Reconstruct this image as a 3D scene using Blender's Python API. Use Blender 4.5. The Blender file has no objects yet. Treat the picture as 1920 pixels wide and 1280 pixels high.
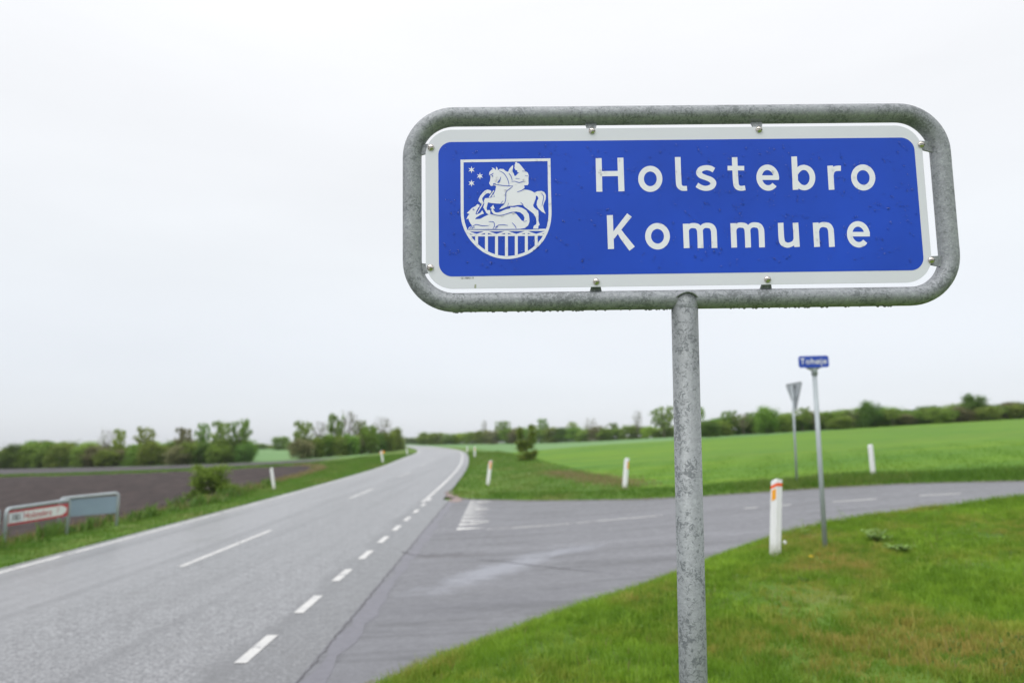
import bpy, bmesh, math, random
import numpy as np
from mathutils import Vector, Matrix
random.seed(7); RNG=np.random.default_rng(7)
PI=math.pi
scene=bpy.context.scene
# ------------------------------------------------------------------ camera
F=1300.0; H=2.2; PITCH=math.atan(195/F); ROLL=math.radians(0.75)
fw=np.array([0,math.cos(PITCH),math.sin(PITCH)]); up0=np.array([0,-math.sin(PITCH),math.cos(PITCH)]); rt0=np.array([1.,0,0])
rt=rt0*math.cos(ROLL)-up0*math.sin(ROLL); up=up0*math.cos(ROLL)+rt0*math.sin(ROLL)
EYE=np.array([0,0,H])
cd=bpy.data.cameras.new('camera'); cam=bpy.data.objects.new('camera',cd)
scene.collection.objects.link(cam); scene.camera=cam
cam.matrix_world=Matrix(((rt[0],up[0],-fw[0],0),(rt[1],up[1],-fw[1],0),(rt[2],up[2],-fw[2],H),(0,0,0,1)))
cd.sensor_width=36; cd.lens=36*F/1920; cd.clip_end=12000; cd.clip_start=.05
cd.dof.use_dof=True; cd.dof.focus_distance=2.0; cd.dof.aperture_fstop=2.15
# ------------------------------------------------------------------ sky and light
SUN_EL=math.radians(58); SUN_AZ=math.radians(215)   # soft sun behind cloud, behind and left of the camera
w=bpy.data.worlds.new('World'); scene.world=w; w.use_nodes=True
nt=w.node_tree; N=nt.nodes; L=nt.links; N.clear()
out=N.new('ShaderNodeOutputWorld'); bg=N.new('ShaderNodeBackground'); bg2=N.new('ShaderNodeBackground'); add=N.new('ShaderNodeAddShader')
sky=N.new('ShaderNodeTexSky'); sky.sky_type='NISHITA'; sky.sun_disc=False; sky.sun_elevation=SUN_EL; sky.sun_rotation=SUN_AZ
hsv=N.new('ShaderNodeHueSaturation'); hsv.inputs['Saturation'].default_value=.25
L.new(sky.outputs[0],hsv.inputs['Color']); L.new(hsv.outputs[0],bg2.inputs[0]); bg2.inputs[1].default_value=.05
tc=N.new('ShaderNodeTexCoord'); sep=N.new('ShaderNodeSeparateXYZ'); L.new(tc.outputs['Generated'],sep.inputs[0])
cr=N.new('ShaderNodeValToRGB'); e=cr.color_ramp.elements
SKY=[(0,(.53,.56,.61)),(.12,(.57,.60,.645)),(.25,(.665,.69,.715)),(.36,(.74,.755,.775)),(.56,(.86,.865,.88)),(.75,(1.10,1.10,1.13)),(1,(1.5,1.5,1.52))]
e[0].position=0; e[1].position=1
for p,c in SKY[1:-1]: e.new(p)
for i,(p,c) in enumerate(SKY): e[i].position=p; e[i].color=(*c,1)
L.new(sep.outputs['Z'],cr.inputs[0])
mp=N.new('ShaderNodeMapping'); mp.inputs['Scale'].default_value=(1,1,4); L.new(tc.outputs['Generated'],mp.inputs[0])
nz=N.new('ShaderNodeTexNoise'); nz.inputs['Scale'].default_value=1.6; nz.inputs['Detail'].default_value=4; L.new(mp.outputs[0],nz.inputs[0])
mr=N.new('ShaderNodeMapRange'); mr.inputs[1].default_value=.3; mr.inputs[2].default_value=.7; mr.inputs[3].default_value=.955; mr.inputs[4].default_value=1.045
L.new(nz.outputs[0],mr.inputs[0])
mx=N.new('ShaderNodeVectorMath'); mx.operation='SCALE'; L.new(cr.outputs[0],mx.inputs[0]); L.new(mr.outputs[0],mx.inputs['Scale'])
L.new(mx.outputs[0],bg.inputs[0]); bg.inputs[1].default_value=1.0
L.new(bg.outputs[0],add.inputs[0]); L.new(bg2.outputs[0],add.inputs[1]); L.new(add.outputs[0],out.inputs[0])
ld=bpy.data.lights.new('sun','SUN'); ld.energy=1.5; ld.angle=math.radians(60); ld.color=(1,.98,.95)
sun=bpy.data.objects.new('sun',ld); scene.collection.objects.link(sun)
sd=Vector((math.sin(SUN_AZ)*math.cos(SUN_EL),math.cos(SUN_AZ)*math.cos(SUN_EL),math.sin(SUN_EL)))
sun.rotation_euler=sd.to_track_quat('Z','Y').to_euler()
vs=scene.view_settings; vs.view_transform='Standard'; vs.look='None'; vs.exposure=0.0; vs.gamma=1; vs.use_curve_mapping=False
scene.cycles.max_bounces=6; scene.cycles.transparent_max_bounces=8
scene.cycles.use_denoising=True
# ------------------------------------------------------------------ terrain functions
def ray(px,py): return fw+rt*((px-960)/F)+up*((640-py)/F)
def sm(a,b,t):
    t=np.clip((np.asarray(t,float)-a)/(b-a),0,1); return t*t*(3-2*t)
def crv(pts):
    a=np.array(pts,float); xs=a[:,0]; ys=a[:,1]; m=np.gradient(ys,xs)
    def f(t):
        t=np.asarray(t,float); tc=np.clip(t,xs[0],xs[-1])
        i=np.clip(np.searchsorted(xs,tc)-1,0,len(xs)-2)
        h=xs[i+1]-xs[i]; s=(tc-xs[i])/h
        return (ys[i]*(2*s**3-3*s**2+1)+ys[i+1]*(-2*s**3+3*s**2)+h*(m[i]*(s**3-2*s**2+s)+m[i+1]*(s**3-s**2)))
    return f
zp=crv([(-400,-2.5),(-60,-.5),(0,0),(40,.46),(56,.70),(73,1.05),(103,1.42),(160,2.0),(250,2.9),(400,3.8),(900,4.6),(6000,6)])
XC=crv([(-400,1.7),(-60,-4.6),(0,-5.77),(17,-6.07),(34,-6.42),(56,-7.25),(73,-8.3),(103,-10.9),(150,-18.2),(200,-28.5),(250,-44),(330,-78),(420,-125),(700,-290)])
def B(x,y):
    "height of the road surface / general lie of the land"
    x=np.asarray(x,float); y=np.asarray(y,float)
    e=np.where(x<-2.5,0,np.where(x<1.5,.07*(x+2.5)**2/8,.07*(x+.5)))
    t=x-9
    e=e-np.where(t<0,0,np.where(t<4,.025*t*t/8,.025*(t-2)))
    e=e-np.where(x>90,(x-90)*.042,0)
    k=1-.85*sm(110,230,y); k2=sm(-6,8,y)*.6+.4
    u=x-XC(y)
    el=-2.4*(1-np.exp(-np.maximum(-u-3.9,0)/35))*(1-.6*sm(150,400,y))
    return zp(y)+e*k*k2+el
NEAR=[(-2.3,-60),(-2.05,-8),(-1.9,0),(-1.78,4.2),(-1.3,6.45),(-.75,7.3),(.1,8.2),(1.1,9.15),(1.9,9.95),(2.7,10.9),(3.9,12.0),(5.2,12.7),(6.8,13.3),(8.9,13.6),(13,13.5),(30,13),(60,12),(200,9)]
FAR=[(-2.6,28.5),(-2.4,27.2),(-2.0,26.3),(-1.5,25.7),(-.64,25.1),(1.17,23.5),(3.8,21.5),(5.44,20.9),(8.96,20.3),(11.04,19.7),(13.33,18.5),(18,17.7),(30,17),(60,16),(200,13)]
NA=np.array(NEAR); FA=np.array(FAR)
yN=lambda x: np.interp(x,NA[:,0],NA[:,1]); yF=lambda x: np.interp(x,FA[:,0],FA[:,1])
def dpoly(x,y,P):
    d=np.full(np.shape(x),1e9)
    for (a,b),(c,e_) in zip(P[:-1],P[1:]):
        vx,vy=c-a,e_-b; t=np.clip(((x-a)*vx+(y-b)*vy)/(vx*vx+vy*vy),0,1)
        d=np.minimum(d,np.hypot(x-a-t*vx,y-b-t*vy))
    return d
XL=lambda y: XC(y)-3.28
XR=lambda y: XC(y)+3.62
def roadd(x,y):
    "signed distance outside the asphalt (negative on it)"
    dm=np.maximum(XL(y)-x,x-XR(y))
    ins=(x>-2.6)&(y>yN(x))&(y<yF(x))
    dn=np.minimum(dpoly(x,y,NEAR),dpoly(x,y,FAR))
    return np.minimum(dm,np.where(ins,-dn-.001,dn+.001)) if True else dm
def G(x,y):
    x=np.asarray(x,float); y=np.asarray(y,float)
    d=roadd(x,y)
    z=B(x,y)-.07+.11*sm(0,.35,d)
    nb=(x>-2.2)&(y<yN(x))
    z=z+np.where(nb,  .30*sm(.05,1.2,dpoly(x,y,NEAR)),0)
    fb=(x>-2.4)&(y>yF(x))
    z=z+np.where(fb,.06*sm(.1,1.5,dpoly(x,y,FAR)),0)
    return z
def hit(px,py,fn=B):
    d=ray(px,py); t=1.0; last=t
    while t<3000:
        p=EYE+d*t
        if p[2]<fn(p[0],p[1]): break
        last=t; t*=1.01
    lo,hi=last,t
    for _ in range(25):
        m=(lo+hi)/2; p=EYE+d*m
        if p[2]<fn(p[0],p[1]): hi=m
        else: lo=m
    return EYE+d*hi
def ground_at(px,dist,py=838):
    d=ray(px,py); k=dist/d[1]; x=d[0]*k; return x,dist,float(G(x,dist))
# ------------------------------------------------------------------ helpers
C=scene.collection
def tag(o,label=None,cat=None,group=None,kind=None):
    if label: o['label']=label
    if cat: o['category']=cat
    if group: o['group']=group
    if kind: o['kind']=kind
    return o
def empty(name,loc,rz=0,rot=None):
    o=bpy.data.objects.new(name,None); C.objects.link(o); o.location=loc; o.rotation_euler=rot or (0,0,rz); o.empty_display_size=.2
    return o
def link(name,me,parent=None,mat=None,smooth=False):
    o=bpy.data.objects.new(name,me); C.objects.link(o)
    if mat is not None:
        if isinstance(mat,(list,tuple)):
            for m in mat: me.materials.append(m)
        else: me.materials.append(mat)
    if parent is not None: o.parent=parent
    if smooth: me.polygons.foreach_set('use_smooth',[True]*len(me.polygons))
    return o
def mesh(name,v,f):
    me=bpy.data.meshes.new(name); me.from_pydata([tuple(map(float,p)) for p in v],[],[tuple(q) for q in f]); me.update(); return me
def npmesh(name,V,Fc,attr=None):
    "V (n,3), Fc (m,k) constant k"
    me=bpy.data.meshes.new(name); n=len(V); m,k=Fc.shape
    me.vertices.add(n); me.vertices.foreach_set('co',np.ascontiguousarray(V,dtype=np.float32).ravel())
    me.loops.add(m*k); me.loops.foreach_set('vertex_index',np.ascontiguousarray(Fc,dtype=np.int32).ravel())
    me.polygons.add(m); me.polygons.foreach_set('loop_start',np.arange(0,m*k,k,dtype=np.int32)); 
    try: me.polygons.foreach_set('loop_total',np.full(m,k,dtype=np.int32))
    except Exception: pass
    me.update(calc_edges=True)
    if attr is not None:
        a=me.attributes.new('tone','FLOAT','POINT'); a.data.foreach_set('value',np.ascontiguousarray(attr,dtype=np.float32))
    return me
def bmm(name,fn):
    bm=bmesh.new(); fn(bm); me=bpy.data.meshes.new(name); bm.to_mesh(me); bm.free(); return me
def tube_data(path,rad,seg=12,closed=False,caps=True):
    P=[Vector(p) for p in path]; n=len(P); R=rad if isinstance(rad,(list,tuple)) else [rad]*n
    V=[];Fs=[]; prev=None
    for i,p in enumerate(P):
        if closed: t=(P[(i+1)%n]-P[i-1]).normalized()
        else: t=(P[min(i+1,n-1)]-P[max(i-1,0)]).normalized()
        if prev is None:
            a=Vector((0,0,1)) if abs(t.z)<.9 else Vector((1,0,0)); nrm=(a-t*a.dot(t)).normalized()
        else: nrm=(prev-t*prev.dot(t)).normalized()
        prev=nrm; b=t.cross(nrm)
        for k in range(seg):
            a=2*PI*k/seg; V.append(p+(nrm*math.cos(a)+b*math.sin(a))*R[i])
    m=n if closed else n-1
    for i in range(m):
        for k in range(seg):
            a=i*seg+k; b_=i*seg+(k+1)%seg; c=((i+1)%n)*seg+(k+1)%seg; d=((i+1)%n)*seg+k
            Fs.append((a,b_,c,d))
    if caps and not closed:
        Fs.append(tuple(range(seg))[::-1]); Fs.append(tuple(range((n-1)*seg,n*seg)))
    return V,Fs
def tube(name,path,rad,mat,parent=None,seg=12,closed=False,smooth=True):
    V,Fs=tube_data(path,rad,seg,closed); o=link(name,mesh(name,V,Fs),parent,mat,smooth); return o
class MB:
    def __init__(s): s.v=[]; s.f=[]
    def add(s,V,Fs):
        n=len(s.v); s.v+=list(V); s.f+=[tuple(i+n for i in q) for q in Fs]; return s
    def box(s,c,d,R=None):
        x,y,z=[k/2 for k in d]; V=[Vector((a*x,b*y,e_*z)) for a in(-1,1) for b in(-1,1) for e_ in(-1,1)]
        if R is not None: V=[R@v for v in V]
        V=[v+Vector(c) for v in V]
        return s.add(V,[(0,1,3,2),(4,6,7,5),(0,4,5,1),(2,3,7,6),(0,2,6,4),(1,5,7,3)])
    def tube(s,path,rad,seg=6): return s.add(*tube_data(path,rad,seg))
    def build(s,name,mat,parent=None,smooth=False):
        return link(name,mesh(name,s.v,s.f),parent,mat,smooth)
# ------------------------------------------------------------------ materials
def newmat(name):
    m=bpy.data.materials.new(name); m.use_nodes=True; nt=m.node_tree; p=nt.nodes['Principled BSDF']; return m,nt,p
def nd(nt,t,**k):
    n=nt.nodes.new(t)
    for a,b in k.items():
        if a.startswith('i_'): n.inputs[int(a[2:])].default_value=b
        else: setattr(n,a,b)
    return n
def ln(nt,a,b): nt.links.new(a,b)
def pos(nt,scale=(1,1,1),obj=False,rot=(0,0,0)):
    if obj: s=nd(nt,'ShaderNodeTexCoord').outputs['Object']
    else: s=nd(nt,'ShaderNodeNewGeometry').outputs['Position']
    m=nd(nt,'ShaderNodeMapping'); m.inputs['Scale'].default_value=scale; m.inputs['Rotation'].default_value=rot; ln(nt,s,m.inputs[0]); return m.outputs[0]
def noise(nt,vec,scale,detail=4,rough=.55,dist=0):
    n=nd(nt,'ShaderNodeTexNoise'); n.inputs['Scale'].default_value=scale; n.inputs['Detail'].default_value=detail; n.inputs['Roughness'].default_value=rough; n.inputs['Distortion'].default_value=dist
    ln(nt,vec,n.inputs['Vector']); return n.outputs[0]
def rng(nt,x,a,b,c=0,d=1,smooth=False):
    n=nd(nt,'ShaderNodeMapRange'); n.interpolation_type='SMOOTHSTEP' if smooth else 'LINEAR'
    for i,v in enumerate((a,b,c,d)): n.inputs[i+1].default_value=v
    ln(nt,x,n.inputs[0]); return n.outputs[0]
def mixc(nt,f,a,b):
    n=nd(nt,'ShaderNodeMix',data_type='RGBA')
    if isinstance(f,(int,float)): n.inputs[0].default_value=f
    else: ln(nt,f,n.inputs[0])
    for i,c in ((6,a),(7,b)):
        if isinstance(c,tuple): n.inputs[i].default_value=(*c,1)
        else: ln(nt,c,n.inputs[i])
    return n.outputs[2]
def math_(nt,op,a,b=0):
    n=nd(nt,'ShaderNodeMath',operation=op)
    for i,c in ((0,a),(1,b)):
        if isinstance(c,(int,float)): n.inputs[i].default_value=c
        else: ln(nt,c,n.inputs[i])
    return n.outputs[0]
def bump(nt,p,h,strength=.3,dist=.01):
    b=nd(nt,'ShaderNodeBump'); b.inputs['Strength'].default_value=strength; b.inputs['Distance'].default_value=dist
    ln(nt,h,b.inputs['Height']); ln(nt,b.outputs[0],p.inputs['Normal'])
def plain(name,col,rough=.5,metal=0,vary=.12,scale=8,bumps=0,coat=0,obj=True):
    m,nt,p=newmat(name)
    n=noise(nt,pos(nt,obj=obj),scale,5)
    c=mixc(nt,rng(nt,n,.3,.7),tuple(min(1,v*(1-vary)) for v in col),tuple(min(1,v*(1+vary)) for v in col))
    ln(nt,c,p.inputs['Base Color']); p.inputs['Roughness'].default_value=rough; p.inputs['Metallic'].default_value=metal
    if bumps: bump(nt,p,n,bumps,.01)
    return m
M={}
def zinc(name,base,dark,light,amt,scale=1.0,metal=.3):
    m,nt,p=newmat(name); v=pos(nt,(scale,)*3,obj=True)
    n1=noise(nt,v,85,7,.72,.9); n2=noise(nt,v,9,4,.6,.4); n3=noise(nt,v,160,4,.65)
    vo=nd(nt,'ShaderNodeTexVoronoi'); vo.inputs['Scale'].default_value=120; ln(nt,v,vo.inputs['Vector'])
    bw=nd(nt,'ShaderNodeRGBToBW'); ln(nt,vo.outputs['Color'],bw.inputs[0])
    c=mixc(nt,rng(nt,bw.outputs[0],0,1,0,.35),base,light)
    c=mixc(nt,rng(nt,n3,.52,.7,0,.45),c,light)
    k=math_(nt,'ADD',n1,math_(nt,'MULTIPLY',math_(nt,'SUBTRACT',n2,.5),.55))
    c=mixc(nt,rng(nt,k,.52,.60,0,amt),c,dark)
    c=mixc(nt,rng(nt,k,.40,.30,0,.5),c,light)
    ln(nt,c,p.inputs['Base Color']); p.inputs['Metallic'].default_value=metal
    ln(nt,rng(nt,n1,.3,.7,.38,.65),p.inputs['Roughness']); bump(nt,p,n1,.22,.0015)
    return m
M['zinc']=zinc('galvanised_zinc',(.228,.243,.250),(.09,.103,.107),(.37,.40,.40),.8)
M['zinctube']=zinc('galvanised_tube',(.225,.236,.253),(.08,.093,.097),(.46,.49,.51),.6,1.1,.2)
M['zincfar']=plain('weathered_grey_steel',(.36,.40,.42),.5,.2,.08,5)
def sheet(name,col,vary,rough,orange=0):
    m,nt,p=newmat(name); v=pos(nt,obj=True)
    n=noise(nt,v,3,3); c=mixc(nt,rng(nt,n,.3,.7),tuple(k*(1-vary) for k in col),tuple(min(1,k*(1+vary)) for k in col))
    ln(nt,c,p.inputs['Base Color']); p.inputs['Roughness'].default_value=rough
    n2=noise(nt,v,420,2); bump(nt,p,n2,.04,.001); p.inputs['Specular IOR Level'].default_value=.3; return m
M['blue']=sheet('blue_reflective_sheet',(.010,.066,.53),.10,.45)
M['white']=sheet('white_reflective_sheet',(.70,.71,.775),.02,.5)
M['letterwhite']=sheet('white_letter_sheet',(.81,.815,.88),.02,.5)
M['steel']=plain('stainless_screw',(.62,.58,.52),.22,1,.1,200)
M['black']=plain('black_print',(.03,.03,.03),.6)
M['bluefar']=plain('blue_street_sign_sheet',(.012,.06,.42),.4,0,.05)
M['whitefar']=plain('white_sign_sheet',(.76,.77,.77),.45,0,.03)
M['redfar']=plain('red_sign_sheet',(.50,.035,.045),.45,0,.05)
m,nt,p=newmat('white_post_plastic'); v=pos(nt,obj=True); sp=nd(nt,'ShaderNodeSeparateXYZ'); ln(nt,v,sp.inputs[0])
hgt=math_(nt,'ADD',sp.outputs[2],math_(nt,'MULTIPLY',noise(nt,v,14,5,.7),-.35))
c=mixc(nt,rng(nt,noise(nt,pos(nt,(1,1,.2),obj=True),30,4),.4,.75,0,.35),(.80,.80,.82),(.62,.63,.60)); c=mixc(nt,rng(nt,hgt,.06,-.16,0,.75),c,(.30,.30,.20))
ln(nt,c,p.inputs['Base Color']); p.inputs['Roughness'].default_value=.45; M['post']=m
M['orange']=plain('orange_reflector',(.86,.36,.01),.3,0,.05,30)
M['redband']=plain('red_orange_band',(.88,.12,.02),.35,0,.05,30)
m,nt,p=newmat('water'); p.inputs['Base Color'].default_value=(1,1,1,1); p.inputs['Roughness'].default_value=0.02; p.inputs['IOR'].default_value=1.33; p.inputs['Transmission Weight'].default_value=1
M['water']=m
# asphalt
def asphalt(name,c0,c1,stone,side):
    m,nt,p=newmat(name); v=pos(nt)
    fine=noise(nt,v,55,3,.7); vo=nd(nt,'ShaderNodeTexVoronoi'); vo.inputs['Scale'].default_value=85; ln(nt,v,vo.inputs['Vector'])
    bw=nd(nt,'ShaderNodeRGBToBW'); ln(nt,vo.outputs['Color'],bw.inputs[0])
    big=noise(nt,pos(nt,(1,.22,1)) if not side else pos(nt,(.22,1,1)),.9,5,.6)
    mid=noise(nt,v,6,5,.7)
    c=mixc(nt,rng(nt,big,.3,.7),c0,c1)
    c=mixc(nt,rng(nt,mid,.35,.75,0,.35),c,tuple(k*.8 for k in c0))
    g=rng(nt,bw.outputs[0],0,1,.0,1.0)
    c=mixc(nt,math_(nt,'MULTIPLY',g,.55 if not side else .3),c,stone)
    c=mixc(nt,rng(nt,fine,.60,.70,0,.6 if not side else .3),c,(.03,.03,.033))
    co=noise(nt,v,26,4,.75); c=mixc(nt,rng(nt,co,.52,.60,0,.62 if not side else .2),c,tuple(k*.38 for k in c0)); c=mixc(nt,rng(nt,co,.46,.38,0,.6 if not side else .2),c,stone)
    co3=noise(nt,v,27,2,.6); c=mixc(nt,rng(nt,co3,.50,.56,0,.6 if not side else .1),c,tuple(k*.42 for k in c0))
    co2=noise(nt,v,11,3,.7); c=mixc(nt,rng(nt,co2,.5,.62,0,.3 if not side else .12),c,tuple(k*.5 for k in c0))
    if not side:
        sp=nd(nt,'ShaderNodeSeparateXYZ'); ln(nt,v,sp.inputs[0]); U=math_(nt,'ADD',sp.outputs[0],math_(nt,'MULTIPLY',sp.outputs[1],.019))
        wob=math_(nt,'ADD',U,math_(nt,'MULTIPLY',math_(nt,'SUBTRACT',noise(nt,v,.5,4,.6),.5),.9))
        c=mixc(nt,rng(nt,wob,-5.7,-6.4,0,.55),c,tuple(k*1.28 for k in c1))
        c=mixc(nt,rng(nt,wob,-2.95,-2.75,0,.42),c,tuple(k*.55 for k in c0))
        st=noise(nt,pos(nt,(2.2,.05,1),rot=(0,0,-.019)),1,4,.6)
        c=mixc(nt,rng(nt,st,.5,.66,0,.5),c,tuple(k*.66 for k in c0))
        c=mixc(nt,rng(nt,noise(nt,v,.8,5,.75,.5),.60,.72,0,.5),c,(.085,.082,.075))
    if side:
        # long streaks of old binder and a few pale worn patches
        st=noise(nt,pos(nt,(.16,1.6,1),rot=(0,0,.12)),1.3,5,.6,.6)
        c=mixc(nt,rng(nt,st,.52,.64,0,.75),c,tuple(k*.62 for k in c0))
        c=mixc(nt,rng(nt,st,.43,.30,0,.6),c,tuple(min(1,k*1.4) for k in c1))
        for (cx_,cy_,ang,lx,ly,col_,am) in ((-.25,12.0,1.0,1.9,.42,(.27,.28,.32),.8),(1.0,13.4,.5,.8,.3,(.24,.25,.29),.6),(-1.5,13.6,.05,1.0,.28,(.05,.045,.05),.75),(-.7,15.9,.05,1.6,.22,(.06,.058,.065),.6),(-.2,9.6,.3,1.6,.5,(.075,.075,.09),.4)):
            mp_=nd(nt,'ShaderNodeMapping'); mp_.vector_type='TEXTURE'; mp_.inputs['Location'].default_value=(cx_,cy_,0); mp_.inputs['Rotation'].default_value=(0,0,ang); mp_.inputs['Scale'].default_value=(lx,ly,1000)
            ln(nt,v,mp_.inputs[0]); vl=nd(nt,'ShaderNodeVectorMath',operation='LENGTH'); ln(nt,mp_.outputs[0],vl.inputs[0])
            mk=math_(nt,'ADD',vl.outputs['Value'],math_(nt,'MULTIPLY',math_(nt,'SUBTRACT',noise(nt,v,2.5,5,.7),.5),2.2))
            c=mixc(nt,rng(nt,mk,1.25,.35,0,am*.8),c,col_)
    ln(nt,c,p.inputs['Base Color'])
    ln(nt,rng(nt,mid,.3,.7,.42,.62) if side else rng(nt,mid,.3,.7,.27,.40),p.inputs['Roughness'])
    p.inputs['Specular IOR Level'].default_value=1.0
    h=math_(nt,'ADD',bw.outputs[0],fine); bump(nt,p,h,.08,.004)
    return m
M['asphalt']=asphalt('worn_light_asphalt',(.120,.120,.127),(.175,.175,.183),(.42,.425,.44),False)
M['asphalt2']=asphalt('smooth_grey_asphalt',(.100,.101,.112),(.130,.131,.144),(.19,.19,.215),True)
def paint(name,under,wear):
    m,nt,p=newmat(name); v=pos(nt)
    n=noise(nt,v,14,6,.75,.4); n2=noise(nt,v,2.2,3)
    k=math_(nt,'ADD',n,math_(nt,'MULTIPLY',math_(nt,'SUBTRACT',n2,.5),.5))
    c=mixc(nt,rng(nt,noise(nt,v,5,4),.3,.7),(.48,.48,.475),(.59,.585,.565))
    c=mixc(nt,rng(nt,k,wear,wear+.07),c,under)
    ln(nt,c,p.inputs['Base Color']); p.inputs['Roughness'].default_value=.6; return m
M['paint']=paint('white_road_paint',(.15,.15,.165),.60)
M['worn']=paint('worn_road_paint',(.115,.113,.132),.52)
M['faint']=paint('edge_road_paint',(.17,.17,.185),.55)
M['crack']=plain('dark_crack_filler',(.085,.082,.09),.7,0,.3,20,obj=False)
M['gravel']=plain('pinkish_gravel',(.26,.20,.185),.9,0,.35,35,.5,obj=False)
# grass blades
def blades(name,lo,hi,dry,patch,dryamt,tr=.25):
    m,nt,p=newmat(name); v=pos(nt)
    a=nd(nt,'ShaderNodeAttribute'); a.attribute_name='tone'
    n=noise(nt,v,patch,4,.6)
    c=mixc(nt,a.outputs['Fac'],lo,hi)
    c=mixc(nt,rng(nt,noise(nt,v,.6,3),.35,.65,0,.6),c,lo)
    c=mixc(nt,math_(nt,'MULTIPLY',rng(nt,n,.47,.62),rng(nt,a.outputs['Fac'],.15,.75,0,dryamt)),c,dry)
    ln(nt,c,p.inputs['Base Color']); p.inputs['Roughness'].default_value=.55; p.inputs['Specular IOR Level'].default_value=.3
    t=nd(nt,'ShaderNodeBsdfTranslucent'); ln(nt,c,t.inputs[0]); ms=nd(nt,'ShaderNodeMixShader'); ms.inputs[0].default_value=tr
    ln(nt,p.outputs[0],ms.inputs[1]); ln(nt,t.outputs[0],ms.inputs[2]); ln(nt,ms.outputs[0],nt.nodes['Material Output'].inputs[0])
    return m
M['grass']=blades('verge_grass',(.13,.25,.02),(.34,.52,.05),(.42,.32,.09),.55,.9,.4)
M['grassfar']=blades('roadside_grass',(.075,.17,.02),(.165,.30,.03),(.28,.24,.09),.35,.5,.35)
M['crop']=blades('young_cereal',(.10,.215,.016),(.14,.265,.016),(.22,.27,.03),.12,.35,.35)
M['dry']=blades('dry_stalks',(.22,.18,.08),(.34,.27,.13),(.30,.20,.12),.5,.6)
M['weed']=blades('weed_leaves',(.075,.16,.025),(.16,.27,.04),(.24,.26,.06),.7,.5)
# ------------------------------------------------------------------ ground
XS=np.array([(-80,-12.0),(10,-12.2),(18,-12.1),(22,-11.7),(26,-11.8),(36,-13.3),(50,-14.8),(60,-16.6),(67,-19),(73,-23),(90,-60)],float)
YS=np.array([(-400,110),(-100,88),(-60,82),(-32,76.5),(-19,73.5),(50,66)],float)
TLL=np.array([(-500,200),(-150,138),(-86,117),(-40,103),(-31,102),(0,99)],float)
LX=np.array([(-50,4.2),(22,4.2),(29,3.9),(38,3.3),(58,1.7),(80,-.5),(103,-3),(150,-11),(230,-32),(400,-115),(900,-400)],float)
xs_=lambda y: np.interp(y,XS[:,0],XS[:,1]); ys_=lambda x: np.interp(x,YS[:,0],YS[:,1]); tl_=lambda x: np.interp(x,TLL[:,0],TLL[:,1]); lx_=lambda y: np.interp(y,LX[:,0],LX[:,1])
def soilD(x,y): return np.minimum(xs_(y)-x,ys_(x)-2.6-y)
def soil2D(x,y): return np.minimum(np.minimum(y-ys_(x)-1.1,tl_(x)-1-y),-24-x)
def cropD(x,y): return np.minimum(x-lx_(y),y-yF(x)-2.3)
def paleD(x,y): return np.maximum(np.minimum(y-(88-.0*x)-np.maximum(x-30,0)*.6,x-lx_(y)),np.minimum(y-tl_(x),np.minimum(-22-x,XL(y)-4-x)))
def axis(segs):
    out=[segs[0][0]]
    for a,b,s in segs:
        n=max(1,int(round((b-a)/s))); out+=list(np.linspace(a,b,n+1)[1:])
    return np.array(out)
def grow(a,b,s,r=1.25):
    o=[];x=a
    while abs(x-a)<abs(b-a): o.append(x); x+=math.copysign(s,b-a); s*=r
    o.append(b); return o[1:]
gx=np.array(sorted(set(np.round(list(axis([(-45,-14.4,.9),(-14.4,16,.3),(16,60,.9)]))+grow(60,3000,1.6)+grow(-45,-3000,1.6),3))))
gy=np.array(sorted(set(np.round(list(axis([(-12,-1,1),(-1,35,.3),(35,62,.6),(62,140,1.5)]))+grow(140,3000,3,1.15)+grow(-12,-600,2),3))))
XX,YY=np.meshgrid(gx,gy,indexing='ij'); xf=XX.ravel(); yf=YY.ravel()
Z=G(xf,yf)
Z=Z+np.where(roadd(xf,yf)>.8,1,0)*( .025*np.sin(xf*2.1+yf*.7)*np.sin(yf*1.7-xf*.4)+.015*np.sin(xf*5.3)*np.sin(yf*4.1))
# plough furrows
Z=Z+np.where(soilD(xf,yf)>.5,.04*np.sin(xf*3.1+.3*np.sin(yf*.5)),0)
nx_,ny_=len(gx),len(gy)
idx=np.arange(nx_*ny_).reshape(nx_,ny_)
Fq=np.stack([idx[:-1,:-1],idx[1:,:-1],idx[1:,1:],idx[:-1,1:]],-1).reshape(-1,4)
cx=(xf[Fq].mean(1)); cy=(yf[Fq].mean(1))
reg=np.zeros(len(Fq),int)
reg[np.maximum(soilD(cx,cy),soil2D(cx,cy))>0]=1
reg[(cropD(cx,cy)>0)&(paleD(cx,cy)<=0)]=2
reg[paleD(cx,cy)>0]=3
m,nt,p=newmat('farmland'); v=pos(nt)
def at(n):
    a=nd(nt,'ShaderNodeAttribute'); a.attribute_name=n; return a.outputs['Fac']
edge=math_(nt,'MULTIPLY',math_(nt,'SUBTRACT',noise(nt,v,1.3,5,.7),.5),2.2)
g1=mixc(nt,rng(nt,noise(nt,v,.7,5,.6),.35,.65),(.075,.15,.02),(.12,.21,.03))
g1=mixc(nt,rng(nt,noise(nt,v,.33,4,.65),.52,.66,0,.55),g1,(.20,.17,.06))
g1=mixc(nt,rng(nt,noise(nt,v,30,3,.7),.45,.7,0,.3),g1,(.05,.08,.018))
cn=noise(nt,pos(nt,(.05,.35,1),rot=(0,0,.06)),1,5,.6,.3)
g2=mixc(nt,rng(nt,cn,.35,.65),(.072,.175,.018),(.125,.24,.014))
g2=mixc(nt,rng(nt,noise(nt,pos(nt,(.02,.5,1),rot=(0,0,.05)),1,3),.5,.68,0,.4),g2,(.20,.27,.02))
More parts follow.
